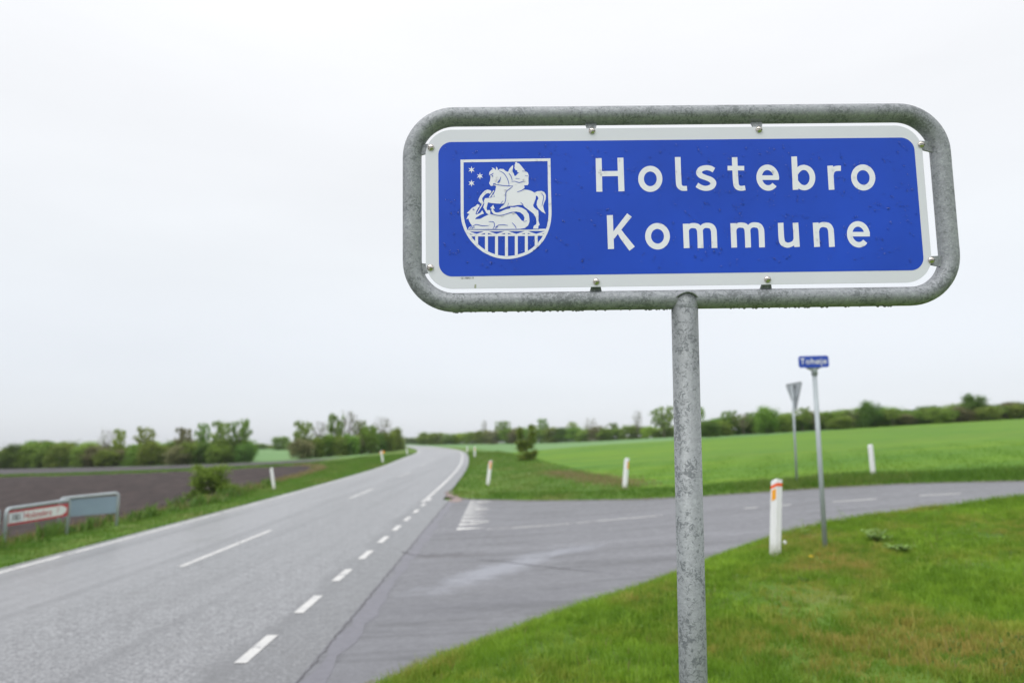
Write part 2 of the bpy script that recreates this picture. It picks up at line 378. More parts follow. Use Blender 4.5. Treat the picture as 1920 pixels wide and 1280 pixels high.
g2=mixc(nt,rng(nt,noise(nt,v,1.5,4,.7),.4,.7,0,.2),g2,(.065,.15,.02))
sn=noise(nt,pos(nt,(1,.3,1)),2.0,7,.75)
s1=mixc(nt,rng(nt,sn,.35,.65),(.020,.015,.015),(.072,.054,.05))
s1=mixc(nt,rng(nt,noise(nt,pos(nt,(.6,.08,1)),1,4),.55,.7,0,.35),s1,(.10,.078,.065))
s2=mixc(nt,rng(nt,sn,.35,.65),(.075,.070,.074),(.10,.094,.10))
pl=mixc(nt,rng(nt,noise(nt,pos(nt,(.02,.1,1)),1,3),.35,.65),(.11,.22,.075),(.165,.28,.11))
c=mixc(nt,rng(nt,math_(nt,'ADD',at('crop_d'),edge),-.3,.3),g1,g2)
c=mixc(nt,rng(nt,at('pale_d'),-2,2),c,pl)
c=mixc(nt,rng(nt,math_(nt,'ADD',at('soil_d'),edge),-.25,.25),c,s1)
c=mixc(nt,rng(nt,at('soil2_d'),-.4,.6),c,s2)
ln(nt,c,p.inputs['Base Color']); p.inputs['Roughness'].default_value=.9; p.inputs['Specular IOR Level'].default_value=.2
bump(nt,p,math_(nt,'MULTIPLY',math_(nt,'ADD',sn,noise(nt,v,12,4,.7)),rng(nt,at('soil_d'),-.5,.5,.1,1)),.7,.06)
M['land']=m
ground_parts=[('grass_verge',0),('ploughed_field',1),('cereal_field',2),('pale_field',3)]
for nm,r in ground_parts:
    f=Fq[reg==r]; u,inv=np.unique(f,return_inverse=True)
    me=npmesh(nm,np.stack([xf[u],yf[u],Z[u]],1),inv.reshape(-1,4))
    for an,fn in (('crop_d',cropD),('soil_d',soilD),('soil2_d',soil2D),('pale_d',paleD)):
        a=me.attributes.new(an,'FLOAT','POINT'); a.data.foreach_set('value',np.clip(fn(xf[u],yf[u]),-20,20).astype(np.float32))
    tag(link(nm,me,None,M['land'],True),kind='structure')
# ------------------------------------------------------------------ roads
def strip(name,ys,fl,fr,mat,off,parent=None,nxs=2):
    V=[];Fs=[]
    for y in ys:
        a,b=fl(y),fr(y)
        for i in range(nxs+1):
            x=a+(b-a)*i/nxs; V.append((x,y,float(B(x,y))+off))
    k=nxs+1
    for j in range(len(ys)-1):
        for i in range(nxs): Fs.append((j*k+i,j*k+i+1,(j+1)*k+i+1,(j+1)*k+i))
    return link(name,mesh(name,V,Fs),parent,mat,True)
ysr=list(np.arange(-60,-4,2.))+list(np.arange(-4,60,.5))+list(np.arange(60,150,1.5))+list(np.arange(150,430,5.))
JX=lambda y: float(XC(y))+3.85-.0*y
main_road=tag(strip('main_road',ysr,lambda y: float(XL(y)),lambda y: float(XR(y))+(.28 if y<26 else 0),M['asphalt'],0,nxs=24),kind='structure')
rng2=random.Random(3)
def jit(x,a): return x+rng2.uniform(-a,a)
xsd=list(np.arange(-2.28,16,.12))+list(np.arange(16,60,1.))+list(np.arange(60,201,7.))
V=[];Fs=[];NY=36
for x in xsd:
    y0=float(yN(x))-.35; y1=float(yF(x))+.35
    if x<-1.9: y0=-30
    xx=x
    for i in range(NY+1):
        s=i/NY; y=y0+(y1-y0)*s
        # left border follows the joint with the main road
        xv=max(x,JX(y)) if x<-1.2 else x
        V.append((xv,y,float(B(xv,y))+.004))
k=NY+1
for j in range(len(xsd)-1):
    for i in range(NY): Fs.append((j*k+i,(j+1)*k+i,(j+1)*k+i+1,j*k+i+1))
side_road=tag(link('side_road',mesh('side_road',V,Fs),None,M['asphalt2'],True),kind='structure')
def ribbon(name,pts,wid,mat,off,parent,n=None,jitter=0,taper=False):
    P=np.array(pts,float); s=np.concatenate([[0],np.cumsum(np.hypot(*np.diff(P,axis=0).T))])
    n=n or max(2,int(s[-1]/.25)); t=np.linspace(0,s[-1],n+1); x=np.interp(t,s,P[:,0]); y=np.interp(t,s,P[:,1])
    dx=np.gradient(x);dy=np.gradient(y);q=np.hypot(dx,dy); nx,ny=-dy/q,dx/q
    V=[];Fs=[]
    for i in range(n+1):
        w=wid*(1 if not taper else math.sin(PI*(i+.3)/(n+.6))**.5)
        if jitter: w*=rng2.uniform(.35,1.5)
        o=rng2.uniform(-jitter,jitter)
        for sgn in (-1,1):
            a=x[i]+nx[i]*(o+sgn*w/2); b=y[i]+ny[i]*(o+sgn*w/2); V.append((a,b,float(B(a,b))+off))
    for i in range(n): Fs.append((2*i,2*i+1,2*i+3,2*i+2))
    return link(name,mesh(name,V,Fs),parent,mat)
# painted lines of the main road
strip('edge_line',[y for y in ysr if y<330],lambda y: float(XC(y))-3.0-.05,lambda y: float(XC(y))-3.0+.09,M['faint'],.004,main_road,1)
strip('edge_line',[y for y in ysr if y>24.6 and y<330],lambda y: float(XC(y))+2.97-.06,lambda y: float(XC(y))+2.97+.09,M['faint'],.004,main_road,1)
yc=-30+12.95-.1
for k in range(-3,22):
    y0=12.85+14.1*k
    if y0<-60 or y0>260: continue
    ys=np.linspace(y0,y0+5,9)
    strip('centre_dash',ys,lambda y: float(XC(y))-.06,lambda y: float(XC(y))+.06,M['paint'] if y0<35 else M['worn'],.004,main_road,1)
# edge dashes across the junction mouth
for k in range(-6,10):
    y0=7.36+2.02*k; 
    ys=np.linspace(y0,y0+1.0,4)
    strip('edge_dash',ys,lambda y: float(XC(y))+3.06,lambda y: float(XC(y))+3.19,M['paint'],.004,main_road,1)
# ragged joint between the two surfaces and cracks in the side road
ribbon('joint_crack',[(JX(y)+.03,y) for y in np.arange(1,26.4,.5)],.016,M['crack'],.008,side_road,n=220,jitter=.022)
ribbon('joint_seal',[(JX(y)+.17,y) for y in np.arange(1,26,.5)],.22,M['faint'] if False else plain('pale_joint_seal',(.15,.148,.17),.5,0,.1,9,obj=False),.0065,side_road,n=60,jitter=.03)
def crack(pxs,w):
    pts=[tuple(hit(*q)[:2]) for q in pxs]
    ribbon('crack',pts,w,M['crack'],.008,side_road,jitter=.025,taper=True)
crack([(752,1034),(775,1041),(815,1041),(870,1037)],.05)
crack([(880,1047),(960,1055),(1060,1066),(1160,1075)],.028)
crack([(800,1002),(870,999),(930,994)],.025)
ribbon('gravel_corner',[(-2.15,24.8),(-2.1,25.6),(-2.2,26.6),(-2.5,28),(-2.65,30)],.4,M['gravel'],.009,side_road,n=30,jitter=.12)
# side road paint
def sl(pxa,pxb,w,mat,name): 
    a=hit(*pxa);b=hit(*pxb); ribbon(name,[tuple(a[:2]),tuple(b[:2])],w,mat,.008,side_road)
sl((912,992),(1242,966),.11,M['worn'],'centre_line')
for a,b in (((1396,953),(1422,951)),((1462,948),(1484,946)),((1560,941),(1644,935)),((1724,929),(1802,925))): sl(a,b,.12,M['paint'],'centre_dash')
for x0 in (14.5,19.5,24.5,34.5): ribbon('centre_dash',[(x0,16.3),(x0+2.5,16.2)],.12,M['paint'],.008,side_road)
def tooth(y,a,wear):
    x0=JX(y)+.82
    V=[];pts=[(x0,y-.25*a),(x0,y+.25*a),(x0+.72,y)]
    V=[(x,yy,float(B(x,yy))+.008) for x,yy in pts]
    # subdivide once so it follows the surface
    c=[(i+j)/2 for i,j in zip(V[0],V[1])]
    link('give_way_triangle',mesh('give_way_triangle',V,[(0,2,1)]),side_road,M['worn'] if wear and y>24 else M['paint'])
for y,wr in ((17.5,0),(18.35,1),(19.2,1),(20.05,0),(20.9,0),(21.75,1),(22.6,0),(23.4,0),(24.2,1),(24.9,1)): tooth(y,1,wr)
def tooth2(y):
    x0=JX(y)+1.1
    V=[(x,yy,float(B(x,yy))+.0095) for x,yy in ((x0,y-.17),(x0,y+.17),(x0+.5,y+.1),(x0+.45,y-.1))]
    link('give_way_triangle',mesh('give_way_triangle',V,[(0,3,2,1)]),side_road,M['worn'])
for y in (18.75,22.15,24.6): tooth2(y)
# ragged soil and grit where the grass meets the asphalt
M['edgesoil']=plain('gritty_edge_soil',(.15,.14,.115),.9,0,.5,22,.6,obj=False)
ribbon('edge_grit',[q for q in NEAR if -3<q[1]<14 and q[0]<20],.30,M['edgesoil'],.011,side_road,n=300,jitter=.05)
ribbon('edge_grit',[q for q in FAR if q[0]<20 and q[0]>-2.1],.24,M['edgesoil'],.011,side_road,n=200,jitter=.05)
# ------------------------------------------------------------------ grass
def vnoise(x,y,s,seed=0):
    x=x/s+seed*17.3; y=y/s+seed*9.1; i=np.floor(x).astype(int); j=np.floor(y).astype(int); fx=x-i; fy=y-j; fx=fx*fx*(3-2*fx); fy=fy*fy*(3-2*fy)
    h=lambda a,b: np.modf(np.abs(np.sin(a*127.1+b*311.7+seed*74.7)*43758.5453))[0]
    return (h(i,j)*(1-fx)+h(i+1,j)*fx)*(1-fy)+(h(i,j+1)*(1-fx)+h(i+1,j+1)*fx)*fy
def in_view(x,y,z,mx=380,bot=1700):
    dx,dy,dz=x,y,z-H
    c=dx*fw[0]+dy*fw[1]+dz*fw[2]; r=dx*rt[0]+dy*rt[1]+dz*rt[2]; u=dx*up[0]+dy*up[1]+dz*up[2]
    px=960+F*r/c; py=640-F*u/c
    return (c>0)&(px>-mx)&(px<1920+mx)&(py<bot)
def grass(name,x,y,h,w,mat,label,cat='grass',lean=.35,seg=2,zoff=-.01,tone=None):
    n=len(x); z=np.maximum(G(x,y),B(x,y))+zoff
    a=RNG.uniform(0,2*PI,n); h=h*RNG.uniform(.55,1.25,n); w=w*RNG.uniform(.7,1.3,n)
    la=RNG.uniform(0,2*PI,n); lm=h*lean*RNG.uniform(.1,1.6,n)
    wx,wy=np.cos(a)*w/2,np.sin(a)*w/2; lx,ly=np.cos(la)*lm,np.sin(la)*lm
    if tone is None: tone=RNG.beta(2,2,n)
    base=np.stack([x,y,z],1); W=np.stack([wx,wy,0*wx],1); Lh=np.stack([lx,ly,0*lx],1); Zh=np.stack([0*h,0*h,h],1)
    if seg==2:
        V=np.stack([base-W,base+W,base+W*.75+Lh*.3+Zh*.55,base-W*.75+Lh*.3+Zh*.55,base+Lh+Zh*(1-.2*lean)],1).reshape(-1,3)
        o=np.arange(n)[:,None]*5; T=np.concatenate([o+[0,1,2],o+[0,2,3],o+[3,2,4]],1).reshape(-1,3); tv=np.repeat(tone,5)
    else:
        V=np.stack([base-W,base+W,base+Lh+Zh],1).reshape(-1,3); T=np.arange(n*3).reshape(-1,3); tv=np.repeat(tone,3)
    me=npmesh(name,V,T,tv)
    return tag(link(name,me,None,mat),label,cat,kind='stuff')
def clump(x,y,s=1.0,seed=0):
    "cheap pseudo noise 0..1 for patchy growth"
    return .5+.25*np.sin(x*1.7*s+1.3*np.sin(y*.9*s+seed))+.25*np.sin(y*2.3*s+1.1*np.sin(x*1.3*s+seed*2))
n=900000
x=RNG.uniform(-2.2,15,n); y=2.2+RNG.random(n)**1.35*11.0
k=(y<yN(x)-.06+.30*(vnoise(x,y,.22)*.6+vnoise(x,y,.07,2)*.4-.35))&in_view(x,y,B(x,y)+.3)
x,y=x[k],y[k]; dn=dpoly(x,y,NEAR); k=(vnoise(x,y,.16,4)+.5*vnoise(x,y,.05,5))>.28
x,y,dn=x[k],y[k],dn[k]
hh=(.03+.035*clump(x,y)+.055*vnoise(x,y,.18,1)*vnoise(x,y,.9,3)+.05*vnoise(x,y,.09,6)**2+.03*np.exp(-((dn-.5)/.5)**2)); dd=np.hypot(x,y)
tone=np.clip(.15+.5*RNG.beta(2,2,len(x))+.75*(vnoise(x,y,.13,7)-.5)+.45*(vnoise(x,y,.7,8)-.5)+.1,0,1)
grass('grass',x,y,hh,.0042+.0004*dd,M['grass'],'short green and brownish grass on the bank below the big blue sign',tone=tone)
# tufts of taller grass at the edge of the bank
n=2600; cxs=RNG.uniform(-1.8,13,n); cys=yN(cxs)-RNG.uniform(.05,1.1,n)
x=(cxs[:,None]+RNG.normal(0,.05,(n,16))).ravel(); y=(cys[:,None]+RNG.normal(0,.05,(n,16))).ravel(); k=(y<yN(x))&in_view(x,y,B(x,y))
grass('grass_tufts',x[k],y[k],.13+.05*clump(x[k],y[k]),.007,M['grass'],'longer grass tufts fringing the asphalt along the near bank',lean=.5)
# scattered tufts, pale seed stalks and small clover-like leaves all over the bank
n=1500; cxs=RNG.uniform(-1.5,13,n); cys=3.2+RNG.random(n)**1.2*10
x=(cxs[:,None]+RNG.normal(0,.035,(n,22))).ravel(); y=(cys[:,None]+RNG.normal(0,.035,(n,22))).ravel(); k=(y<yN(x)-.05)&in_view(x,y,B(x,y))
grass('bank_tufts',x[k],y[k],.10+.07*vnoise(x[k],y[k],.8,9),.006,M['grass'],'darker and taller tufts scattered over the near grass bank',lean=.8,tone=np.repeat(RNG.random(n),22)[k])
n=5200; x=RNG.uniform(-1.5,13,n); y=3.2+RNG.random(n)**1.2*10; k=(y<yN(x)-.1)&in_view(x,y,B(x,y))&(vnoise(x,y,.9,11)>.45)
grass('seed_stalks',x[k],y[k],.13+0*x[k],.0045,M['dry'],'pale dry seed stalks standing among the grass of the near bank',lean=.35)
n=1100; cxs=RNG.uniform(-1.5,13,n); cys=3.2+RNG.random(n)**1.2*10; kk_=(vnoise(cxs,cys,.8,12)>.5); cxs,cys=cxs[kk_],cys[kk_]; n=len(cxs)
x=(cxs[:,None]+RNG.normal(0,.05,(n,16))).ravel(); y=(cys[:,None]+RNG.normal(0,.05,(n,16))).ravel(); k=(y<yN(x)-.05)&in_view(x,y,B(x,y))
grass('bank_herbs',x[k],y[k],.055+0*x[k],.026,M['weed'],'low broad-leaved herbs mixed into the near grass bank',cat='weeds',lean=1.0)
# left verge
n=150000; y=8+RNG.random(n)**1.6*88; x=XL(y)-RNG.random(n)*7.5+.05
k=(soilD(x,y)<.5)&in_view(x,y,B(x,y))&(x<XL(y)+.02); x,y=x[k],y[k]
grass('verge_grass',x,y,.06+.035*clump(x,y)+.04*sm(-1.6,-.2,soilD(x,y)),.010+.0005*y,M['grassfar'],'bright green grass strip along the left edge of the main road',seg=1)
# far corner verge and margin of the side road
n=260000; y=18+RNG.random(n)**1.5*80; x=-12+RNG.random(n)*45
k=(y>yF(x)+.03)&(x>XR(y)+.03)&(cropD(x,y)<.4)&in_view(x,y,B(x,y)); x,y=x[k],y[k]
df=y-yF(x)
hh=.08+.05*clump(x,y)+.07*sm(6,9,x)*np.exp(-((df-1.3)/1.1)**2)+.07*np.exp(-((df-1.)/.8)**2)
grass('corner_grass',x,y,hh,.012+.0006*y,M['grassfar'],'rough grass on the far corner between both roads and the green field',seg=1)
n=26000; x=RNG.uniform(-1,26,n); y=yF(x)+RNG.uniform(.15,2.2,n); k=RNG.random(n)<(.35+.65*sm(5.5,8,x))
x,y=x[k],y[k]
grass('tall_roadside_grass',x,y,.13+.12*clump(x,y,.8)*sm(5,8,x),.014,M['grassfar'],'taller dark grass along the far side of the side road',seg=2,tone=RNG.beta(1.8,2.6,len(x)))
n=14000; x=-95+RNG.random(n)*78; y=ys_(x)+RNG.uniform(-2.3,1.0,n)
grass('field_strip_grass',x,y,.30+0*x,.07,M['weed'],'thin strip of yellow-green grass crossing the ploughed field',seg=1)
# crop rows nearest the road
n=110000; y=19+RNG.random(n)**1.3*22; x=-2+RNG.random(n)*62
k=(cropD(x,y)>-.1)&in_view(x,y,B(x,y)); x,y=x[k],y[k]
grass('cereal_leaves',x,y,.075*(1-sm(26,41,y)*.6),.012+.0003*y,M['crop'],'young green cereal leaves covering the big field on the right',cat='crop',seg=1,lean=.5)
# dry stalks: left field margin, right bank patch
n=5200; y=13+RNG.random(n)**1.4*60; x=xs_(y)+RNG.normal(.2,.35,n); k=RNG.random(n)<clump(x,y,.7,3)
grass('dry_stalks',x[k],y[k],.28+.0*x[k],.012+.0005*y[k],M['dry'],'pale dry stalks along the edge of the ploughed field',lean=.3)
n=4500; t=RNG.random(n); x=2.2+RNG.normal(0,.5,n)+t*2.2; y=38-t*12+RNG.normal(0,1.2,n); k=(y>yF(x)+2.0)
grass('brown_grass',x[k],y[k],.13+0*x[k],.02,M['dry'],'brownish withered grass on the far corner bank beside the field',lean=.5)
# leafy weeds on left margin
n=120; wy=13+RNG.random(n)**1.2*26; wx=xs_(wy)+RNG.normal(.45,.35,n)
x=(wx[:,None]+RNG.normal(0,.10,(n,22))).ravel(); y=(wy[:,None]+RNG.normal(0,.10,(n,22))).ravel()
hh=np.repeat(RNG.uniform(.1,.45,n),22)
grass('margin_weeds',x,y,hh,.05,M['weed'],'leafy green weeds growing behind the low signs on the left',cat='weeds',lean=.45)
# ------------------------------------------------------------------ the big municipality sign
D0=2.0
TL,TR_,BR_,BL=[np.array(q,float) for q in ((822,266.8),(1713,258.0),(1733,506.5),(822.8,518.7))]
rTL,rTR,rBR,rBL=[ray(*q) for q in (TL,TR_,BR_,BL)]
nTop=np.cross(rTL,rTR); nBot=np.cross(rBL,rBR); u=np.cross(nTop,nBot); u/=np.linalg.norm(u); u*=np.sign(u[0])
nL=np.cross(rTL,rBL); nR=np.cross(rTR,rBR); v_=np.cross(nL,nR); v_/=np.linalg.norm(v_); v_*=np.sign(v_[2])
v_=v_-u*np.dot(u,v_); v_/=np.linalg.norm(v_); nrm=np.cross(u,v_)   # points to camera (-y)
if nrm[1]>0: nrm=-nrm
print('sign axes',u,v_,nrm)
cen=EYE+ray(1275,390)*(D0/ (ray(1275,390)@fw))
def PL(px,py,off=0.):
    "photo point -> local (a,b) on the sign plane shifted by off toward the viewer"
    o=cen+nrm*off; d=ray(px,py); t=((o-EYE)@nrm)/(d@nrm); q=EYE+d*t-o; return float(q@u),float(q@v_)
S=PL(1276,390)[0]-PL(1275,390)[0]      # metres per photo pixel
Rm=Matrix(((u[0],v_[0],nrm[0]),(u[1],v_[1],nrm[1]),(u[2],v_[2],nrm[2])))   # local x right, y up, z to viewer
base=ground_at(1300,2.02); pole_top=cen+nrm*(-.03)
sign=empty('municipality_sign',(0,0,0))
tag(sign,'large blue municipality boundary sign with white coat of arms in a galvanised tube frame','road sign')
SM=Matrix.Translation(Vector(cen))@Rm.to_4x4()
sign.matrix_world=SM
def rrect(x0,x1,y0,y1,r,n=10):
    P=[]
    for cx_,cy_,a0 in ((x1-r,y1-r,0),(x0+r,y1-r,90),(x0+r,y0+r,180),(x1-r,y0+r,270)):
        for i in range(n+1):
            a=math.radians(a0+90*i/n); P.append((cx_+r*math.cos(a),cy_+r*math.sin(a)))
    return P
def prism(P,z0,z1):
    n=len(P); V=[(x,y,z0) for x,y in P]+[(x,y,z1) for x,y in P]
    Fs=[tuple(range(n,2*n)),tuple(range(n))[::-1]]+[(i,(i+1)%n,n+(i+1)%n,n+i) for i in range(n)]
    return V,Fs
# tube frame
OFF=-.022
xl,_=PL(773,395,OFF); xr,_=PL(1772,395,OFF); _,yt=PL(1265,216,OFF); _,yb=PL(1275,561.5,OFF)
fr=[(x,y,OFF) for x,y in rrect(xl,xr,yb,yt,80*S,14)]
# extra points on straights
TR=17.8*S
frame=tube('tube_frame',fr,TR,M['zinctube'],sign,seg=28,closed=True)
# pole
pa=PL(1283.5,572,OFF); pb=PL(1300,1280,OFF)
sl_=(pb[0]-pa[0])/(pb[1]-pa[1])
# lower end: reach the ground
def loc(a,b,z=0): return np.array(SM@Vector((a,b,z)))
bb=pb[1]
while True:
    w_=loc(pa[0]+(bb-pa[1])*sl_,bb,OFF)
    if w_[2]<float(G(w_[0],w_[1]))-.25: break
    bb-=.02
PR=24.3*S
pole=tube('pole',[(pa[0]-.0*sl_,pa[1]-.0,OFF),(pa[0]+(bb-pa[1])*sl_,bb,OFF)],PR,M['zinc'],sign,seg=36)
# saddle where pole is cut around the frame tube, and the weld bead
V=[];Fs=[];seg=36
rings=[]
for j,(dz,rr) in enumerate(((-.0,1.0),(1,1.0),(1.0,.985))):
    for k in range(seg):
        a=2*PI*k/seg; x=PR*1.004*math.cos(a)*rr; z=PR*1.004*math.sin(a)*rr
        top=math.sqrt(max(0,(TR)**2-min(abs(z),TR)**2))
        yy=pa[1]-.012 if dz==0 else yb+ (TR*.55 if z>0 else TR*.2)*max(0,1-(x/PR)**2)**.6 - TR*.35*(x/PR)**2
        V.append((pa[0]+x,yy,OFF+z+(0 if dz==0 else 0)))
for j in range(2):
    for k in range(seg): Fs.append((j*seg+k,j*seg+(k+1)%seg,(j+1)*seg+(k+1)%seg,(j+1)*seg+k))
link('pole_saddle',mesh('pole_saddle',V,Fs),sign,M['zinc'],True)
weld=[]
for k in range(25):
    a=PI*k/24; x=PR*1.03*math.cos(a); z=PR*1.03*math.sin(a)
    yy=yb+TR*.55*(1-min(1,(x/PR)**2))**.6-TR*.35*(x/PR)**2
    weld.append((pa[0]+x,yy,OFF+z+.001))
tube('weld_bead',weld,.0028,M['zinctube'],sign,seg=8)
# plate
x0,_=PL(798,395); x1,_=PL(1739,395); _,y1=PL(1265,239.5); _,y0=PL(1275,535.5)
plate=link('sign_plate',mesh('sign_plate',*prism(rrect(x0,x1,y0,y1,50*S,12),-.0025,0)),sign,M['white'])
bx0=PL(*TL)[0]; by1=(PL(*TL)[1]+PL(*TR_)[1])/2; bx1=(PL(*TR_)[0]+PL(*BR_)[0])/2; by0=(PL(*BL)[1]+PL(*BR_)[1])/2
bx0=(PL(*TL)[0]+PL(*BL)[0])/2
link('blue_panel',mesh('blue_panel',*prism(rrect(bx0,bx1,by0,by1,25*S,12),.0001,.0004)),plate,M['blue'])
# lettering traced as strokes
def smooth(pts,n=8):
    P=[np.array(p,float) for p in pts]; P=[2*P[0]-P[1]]+P+[2*P[-1]-P[-2]]; o=[]
    for i in range(1,len(P)-2):
        for k in range(n):
            t=k/n; a,b,c,d=P[i-1:i+3]
            o.append(.5*((2*b)+(-a+c)*t+(2*a-5*b+4*c-d)*t*t+(-a+3*b-3*c+d)*t**3))
    o.append(P[-2]); return o
def stroke(mb,pts,th,z,cv,closed=False,sm_=True,ends=None):
    if sm_ and not closed and len(pts)>2: pts=smooth(pts)
    P=np.array(pts,float); n=len(P)
    if closed: T=np.roll(P,-1,0)-np.roll(P,1,0)
    else: T=np.gradient(P,axis=0)
    T/=np.linalg.norm(T,axis=1)[:,None]; Nn=np.stack([-T[:,1],T[:,0]],1)
    th=np.array(th if isinstance(th,(list,tuple)) else [th]*n,float)
    if len(th)!=n: th=np.interp(np.linspace(0,1,n),np.linspace(0,1,len(th)),th)
    A=P+Nn*th[:,None]/2; Bq=P-Nn*th[:,None]/2
    V=[(*PL(*cv(*q)),z) for q in A]+[(*PL(*cv(*q)),z) for q in Bq]
    Fs=[(i,(i+1)%n,n+(i+1)%n,n+i) for i in range(n if closed else n-1)]
    Fs=[f[::-1] for f in Fs]; mb.add([Vector(q) for q in V],Fs)
def ell(cx_,cy_,rx,ry,a0=0,a1=360,n=40,sh=0):
    return [(cx_+rx*math.cos(math.radians(a))+sh*math.sin(math.radians(a)),cy_-ry*math.sin(math.radians(a))) for a in np.linspace(a0,a1,n)]
LZ=.0007
def letter(strokes,cv):
    mb=MB()
    for i,(pts,th,kw) in enumerate(strokes):
        stroke(mb,pts,th,LZ+.00006*i,cv,**kw)
    me=mesh('letter',mb.v,mb.f)
    bm=bmesh.new(); bm.from_mesh(me)
    for f in bm.faces:
        if f.normal.z<0: f.normal_flip()
    bm.to_mesh(me); bm.free()
    return link('letter',me,plate,M['letterwhite'])
c1=lambda a,b:(1100+a/6.4,280+b/6.4); c2=lambda a,b:(1380+a/6.4,280+b/6.4)
c3=lambda a,b:(1120+a/6.857,390+b/6.857); c4=lambda a,b:(1380+a/6.857,400+b/6.857); c3b=lambda a,b:(1120+(a+611)/6.857,390+(b-6.857)/6.857)
no=dict(sm_=False); cl=dict(closed=True,sm_=False)
o_=lambda cx_,cy_,rx,ry,t,sh:[(ell(cx_,cy_,rx,ry,0,352.5,48,sh),t,cl)]
letter([([(143,108),(152,510)],72,no),([(404,103),(417,505)],72,no),([(165,295),(395,292)],62,no)],c1)
letter(o_(763,356,111,122,68,0),c1)
letter([([(1092,95),(1097,250),(1104,400),(1112,440),(1138,466),(1170,471),(1204,469)],[68,68,68,64,60,58,58],{})],c1)
letter([([(1526,252),(1482,229),(1425,223),(1368,242),(1347,282),(1372,318),(1430,342),(1488,366),(1520,405),(1498,450),(1435,470),(1372,458),(1322,428)],[62,62,60,66,70,66,60,66,70,66,60,60,60],{})],c1)
letter([([(1774,97),(1780,250),(1789,400),(1800,444),(1828,466),(1862,470),(1902,463)],[66,66,66,64,60,58,58],{}),([(1690,228),(1889,228)],55,no)],c1)
letter([(ell(380,342,103,124,-8,318,44,-6),66,no),([(300,342),(512,342)],55,no)],c2)
letter([([(696,88),(714,487)],68,no),(ell(815,341,101,122,158,-158,40,-3),[50]+[62]*4+[68]*5+[62]*4+[50],no)],c2)
letter([([(1128,198),(1146,487)],68,no),([(1142,330),(1152,268),(1182,238),(1220,230),(1257,230)],[50,60,62,64,64],{})],c2)
letter(o_(1525,340,111,122,68,-5),c2)
letter([([(160,93),(175,528)],78,no),([(190,378),(232,322),(268,275),(412,92)],[62,66,68,74],no),([(262,270),(330,374),(447,524)],[60,78,88],no)],c3)
letter(o_(773,364,121,132,76,-2),c3)
def m_(cv): letter([([(1135,203),(1148,516)],74,no),([(1145,330),(1156,268),(1190,234),(1235,227),(1285,238),(1312,275),(1320,330),(1327,516)],[50,56,62,66,70,74,74,74],{}),([(1322,330),(1334,268),(1368,232),(1415,225),(1465,238),(1492,280),(1499,340),(1505,514)],[50,56,62,66,70,74,74,74],{})],cv)
m_(c3); m_(c3b)
letter([([(573,123),(577,230),(583,320),(600,380),(650,408),(700,402),(748,372),(770,310)],[72,72,74,74,66,62,56,50],{}),([(763,122),(783,433)],72,no)],c4)
letter([([(1022,120),(1041,432)],74,no),([(1040,240),(1052,184),(1088,152),(1135,146),(1188,162),(1215,205),(1222,260),(1232,432)],[50,56,62,66,72,74,74,74],{})],c4)
letter([(ell(1572,271,112,134,-8,318,44,-7),70,no),([(1480,269),(1719,269)],58,no)],c4)
# coat of arms
ce=lambda a,b:(850+a/5.955,285+b/5.953)
def poly(mb,pts,z):
    from mathutils.geometry import tessellate_polygon
    P=[(*PL(*ce(*q)),z) for q in pts]
    T=tessellate_polygon([[Vector(q) for q in P]])
    Fs=[]
    for t in T:
        a,b,c=[Vector(P[i]) for i in t]
        Fs.append(t if (b-a).cross(c-a).z>0 else t[::-1])
    mb.add([Vector(q) for q in P],Fs)
def fin(name,mb,mat):
    me=mesh(name,mb.v,mb.f); bm=bmesh.new(); bm.from_mesh(me)
    for f in bm.faces:
        if f.normal.z<0: f.normal_flip()
    bm.to_mesh(me); bm.free(); return link(name,me,plate,mat)
mb=MB()
stroke(mb,smooth([(97,92),(98,400),(99,640),(102,730),(120,815),(156,900),(208,980),(285,1060),(372,1120),(480,1163),(598,1178),(715,1163),(838,1118),(920,1058),(988,985),(1035,900),(1064,815),(1078,720),(1079,620),(1073,400),(1068,75)],5),33,LZ,ce,sm_=False)
stroke(mb,[(80,103),(1084,88)],30,LZ+.0001,ce,sm_=False)
stroke(mb,[(135,878),(1050,870)],24,LZ+.0001,ce,sm_=False)
stroke(mb,[(168,934),(1018,926)],20,LZ+.0002,ce,sm_=False)
for i,(x,yb_) in enumerate(((260,1040),(370,1115),(482,1160),(593,1170),(703,1160),(815,1122),(925,1045))):
    stroke(mb,[(x,(884 if i%2 else 930)),(x,yb_)],33,LZ+.0003,ce,sm_=False)
for a,b in ((150,260),(370,260),(370,482),(593,482),(593,703),(815,703),(815,925),(1035,925)):
    stroke(mb,[(a,890),(b,926)],20,LZ+.0004+(.0001 if a<b else 0),ce,sm_=False)
fin('shield_outline',mb,M['letterwhite'])
for cx_,cy_ in ((203,200),(297,270),(203,350)):
    mb=MB(); poly(mb,[(cx_+(40 if k%2==0 else 15)*math.sin(PI*k/6),cy_-(40 if k%2==0 else 15)*math.cos(PI*k/6)) for k in range(12)],LZ); fin('star',mb,M['letterwhite'])
mb=MB()
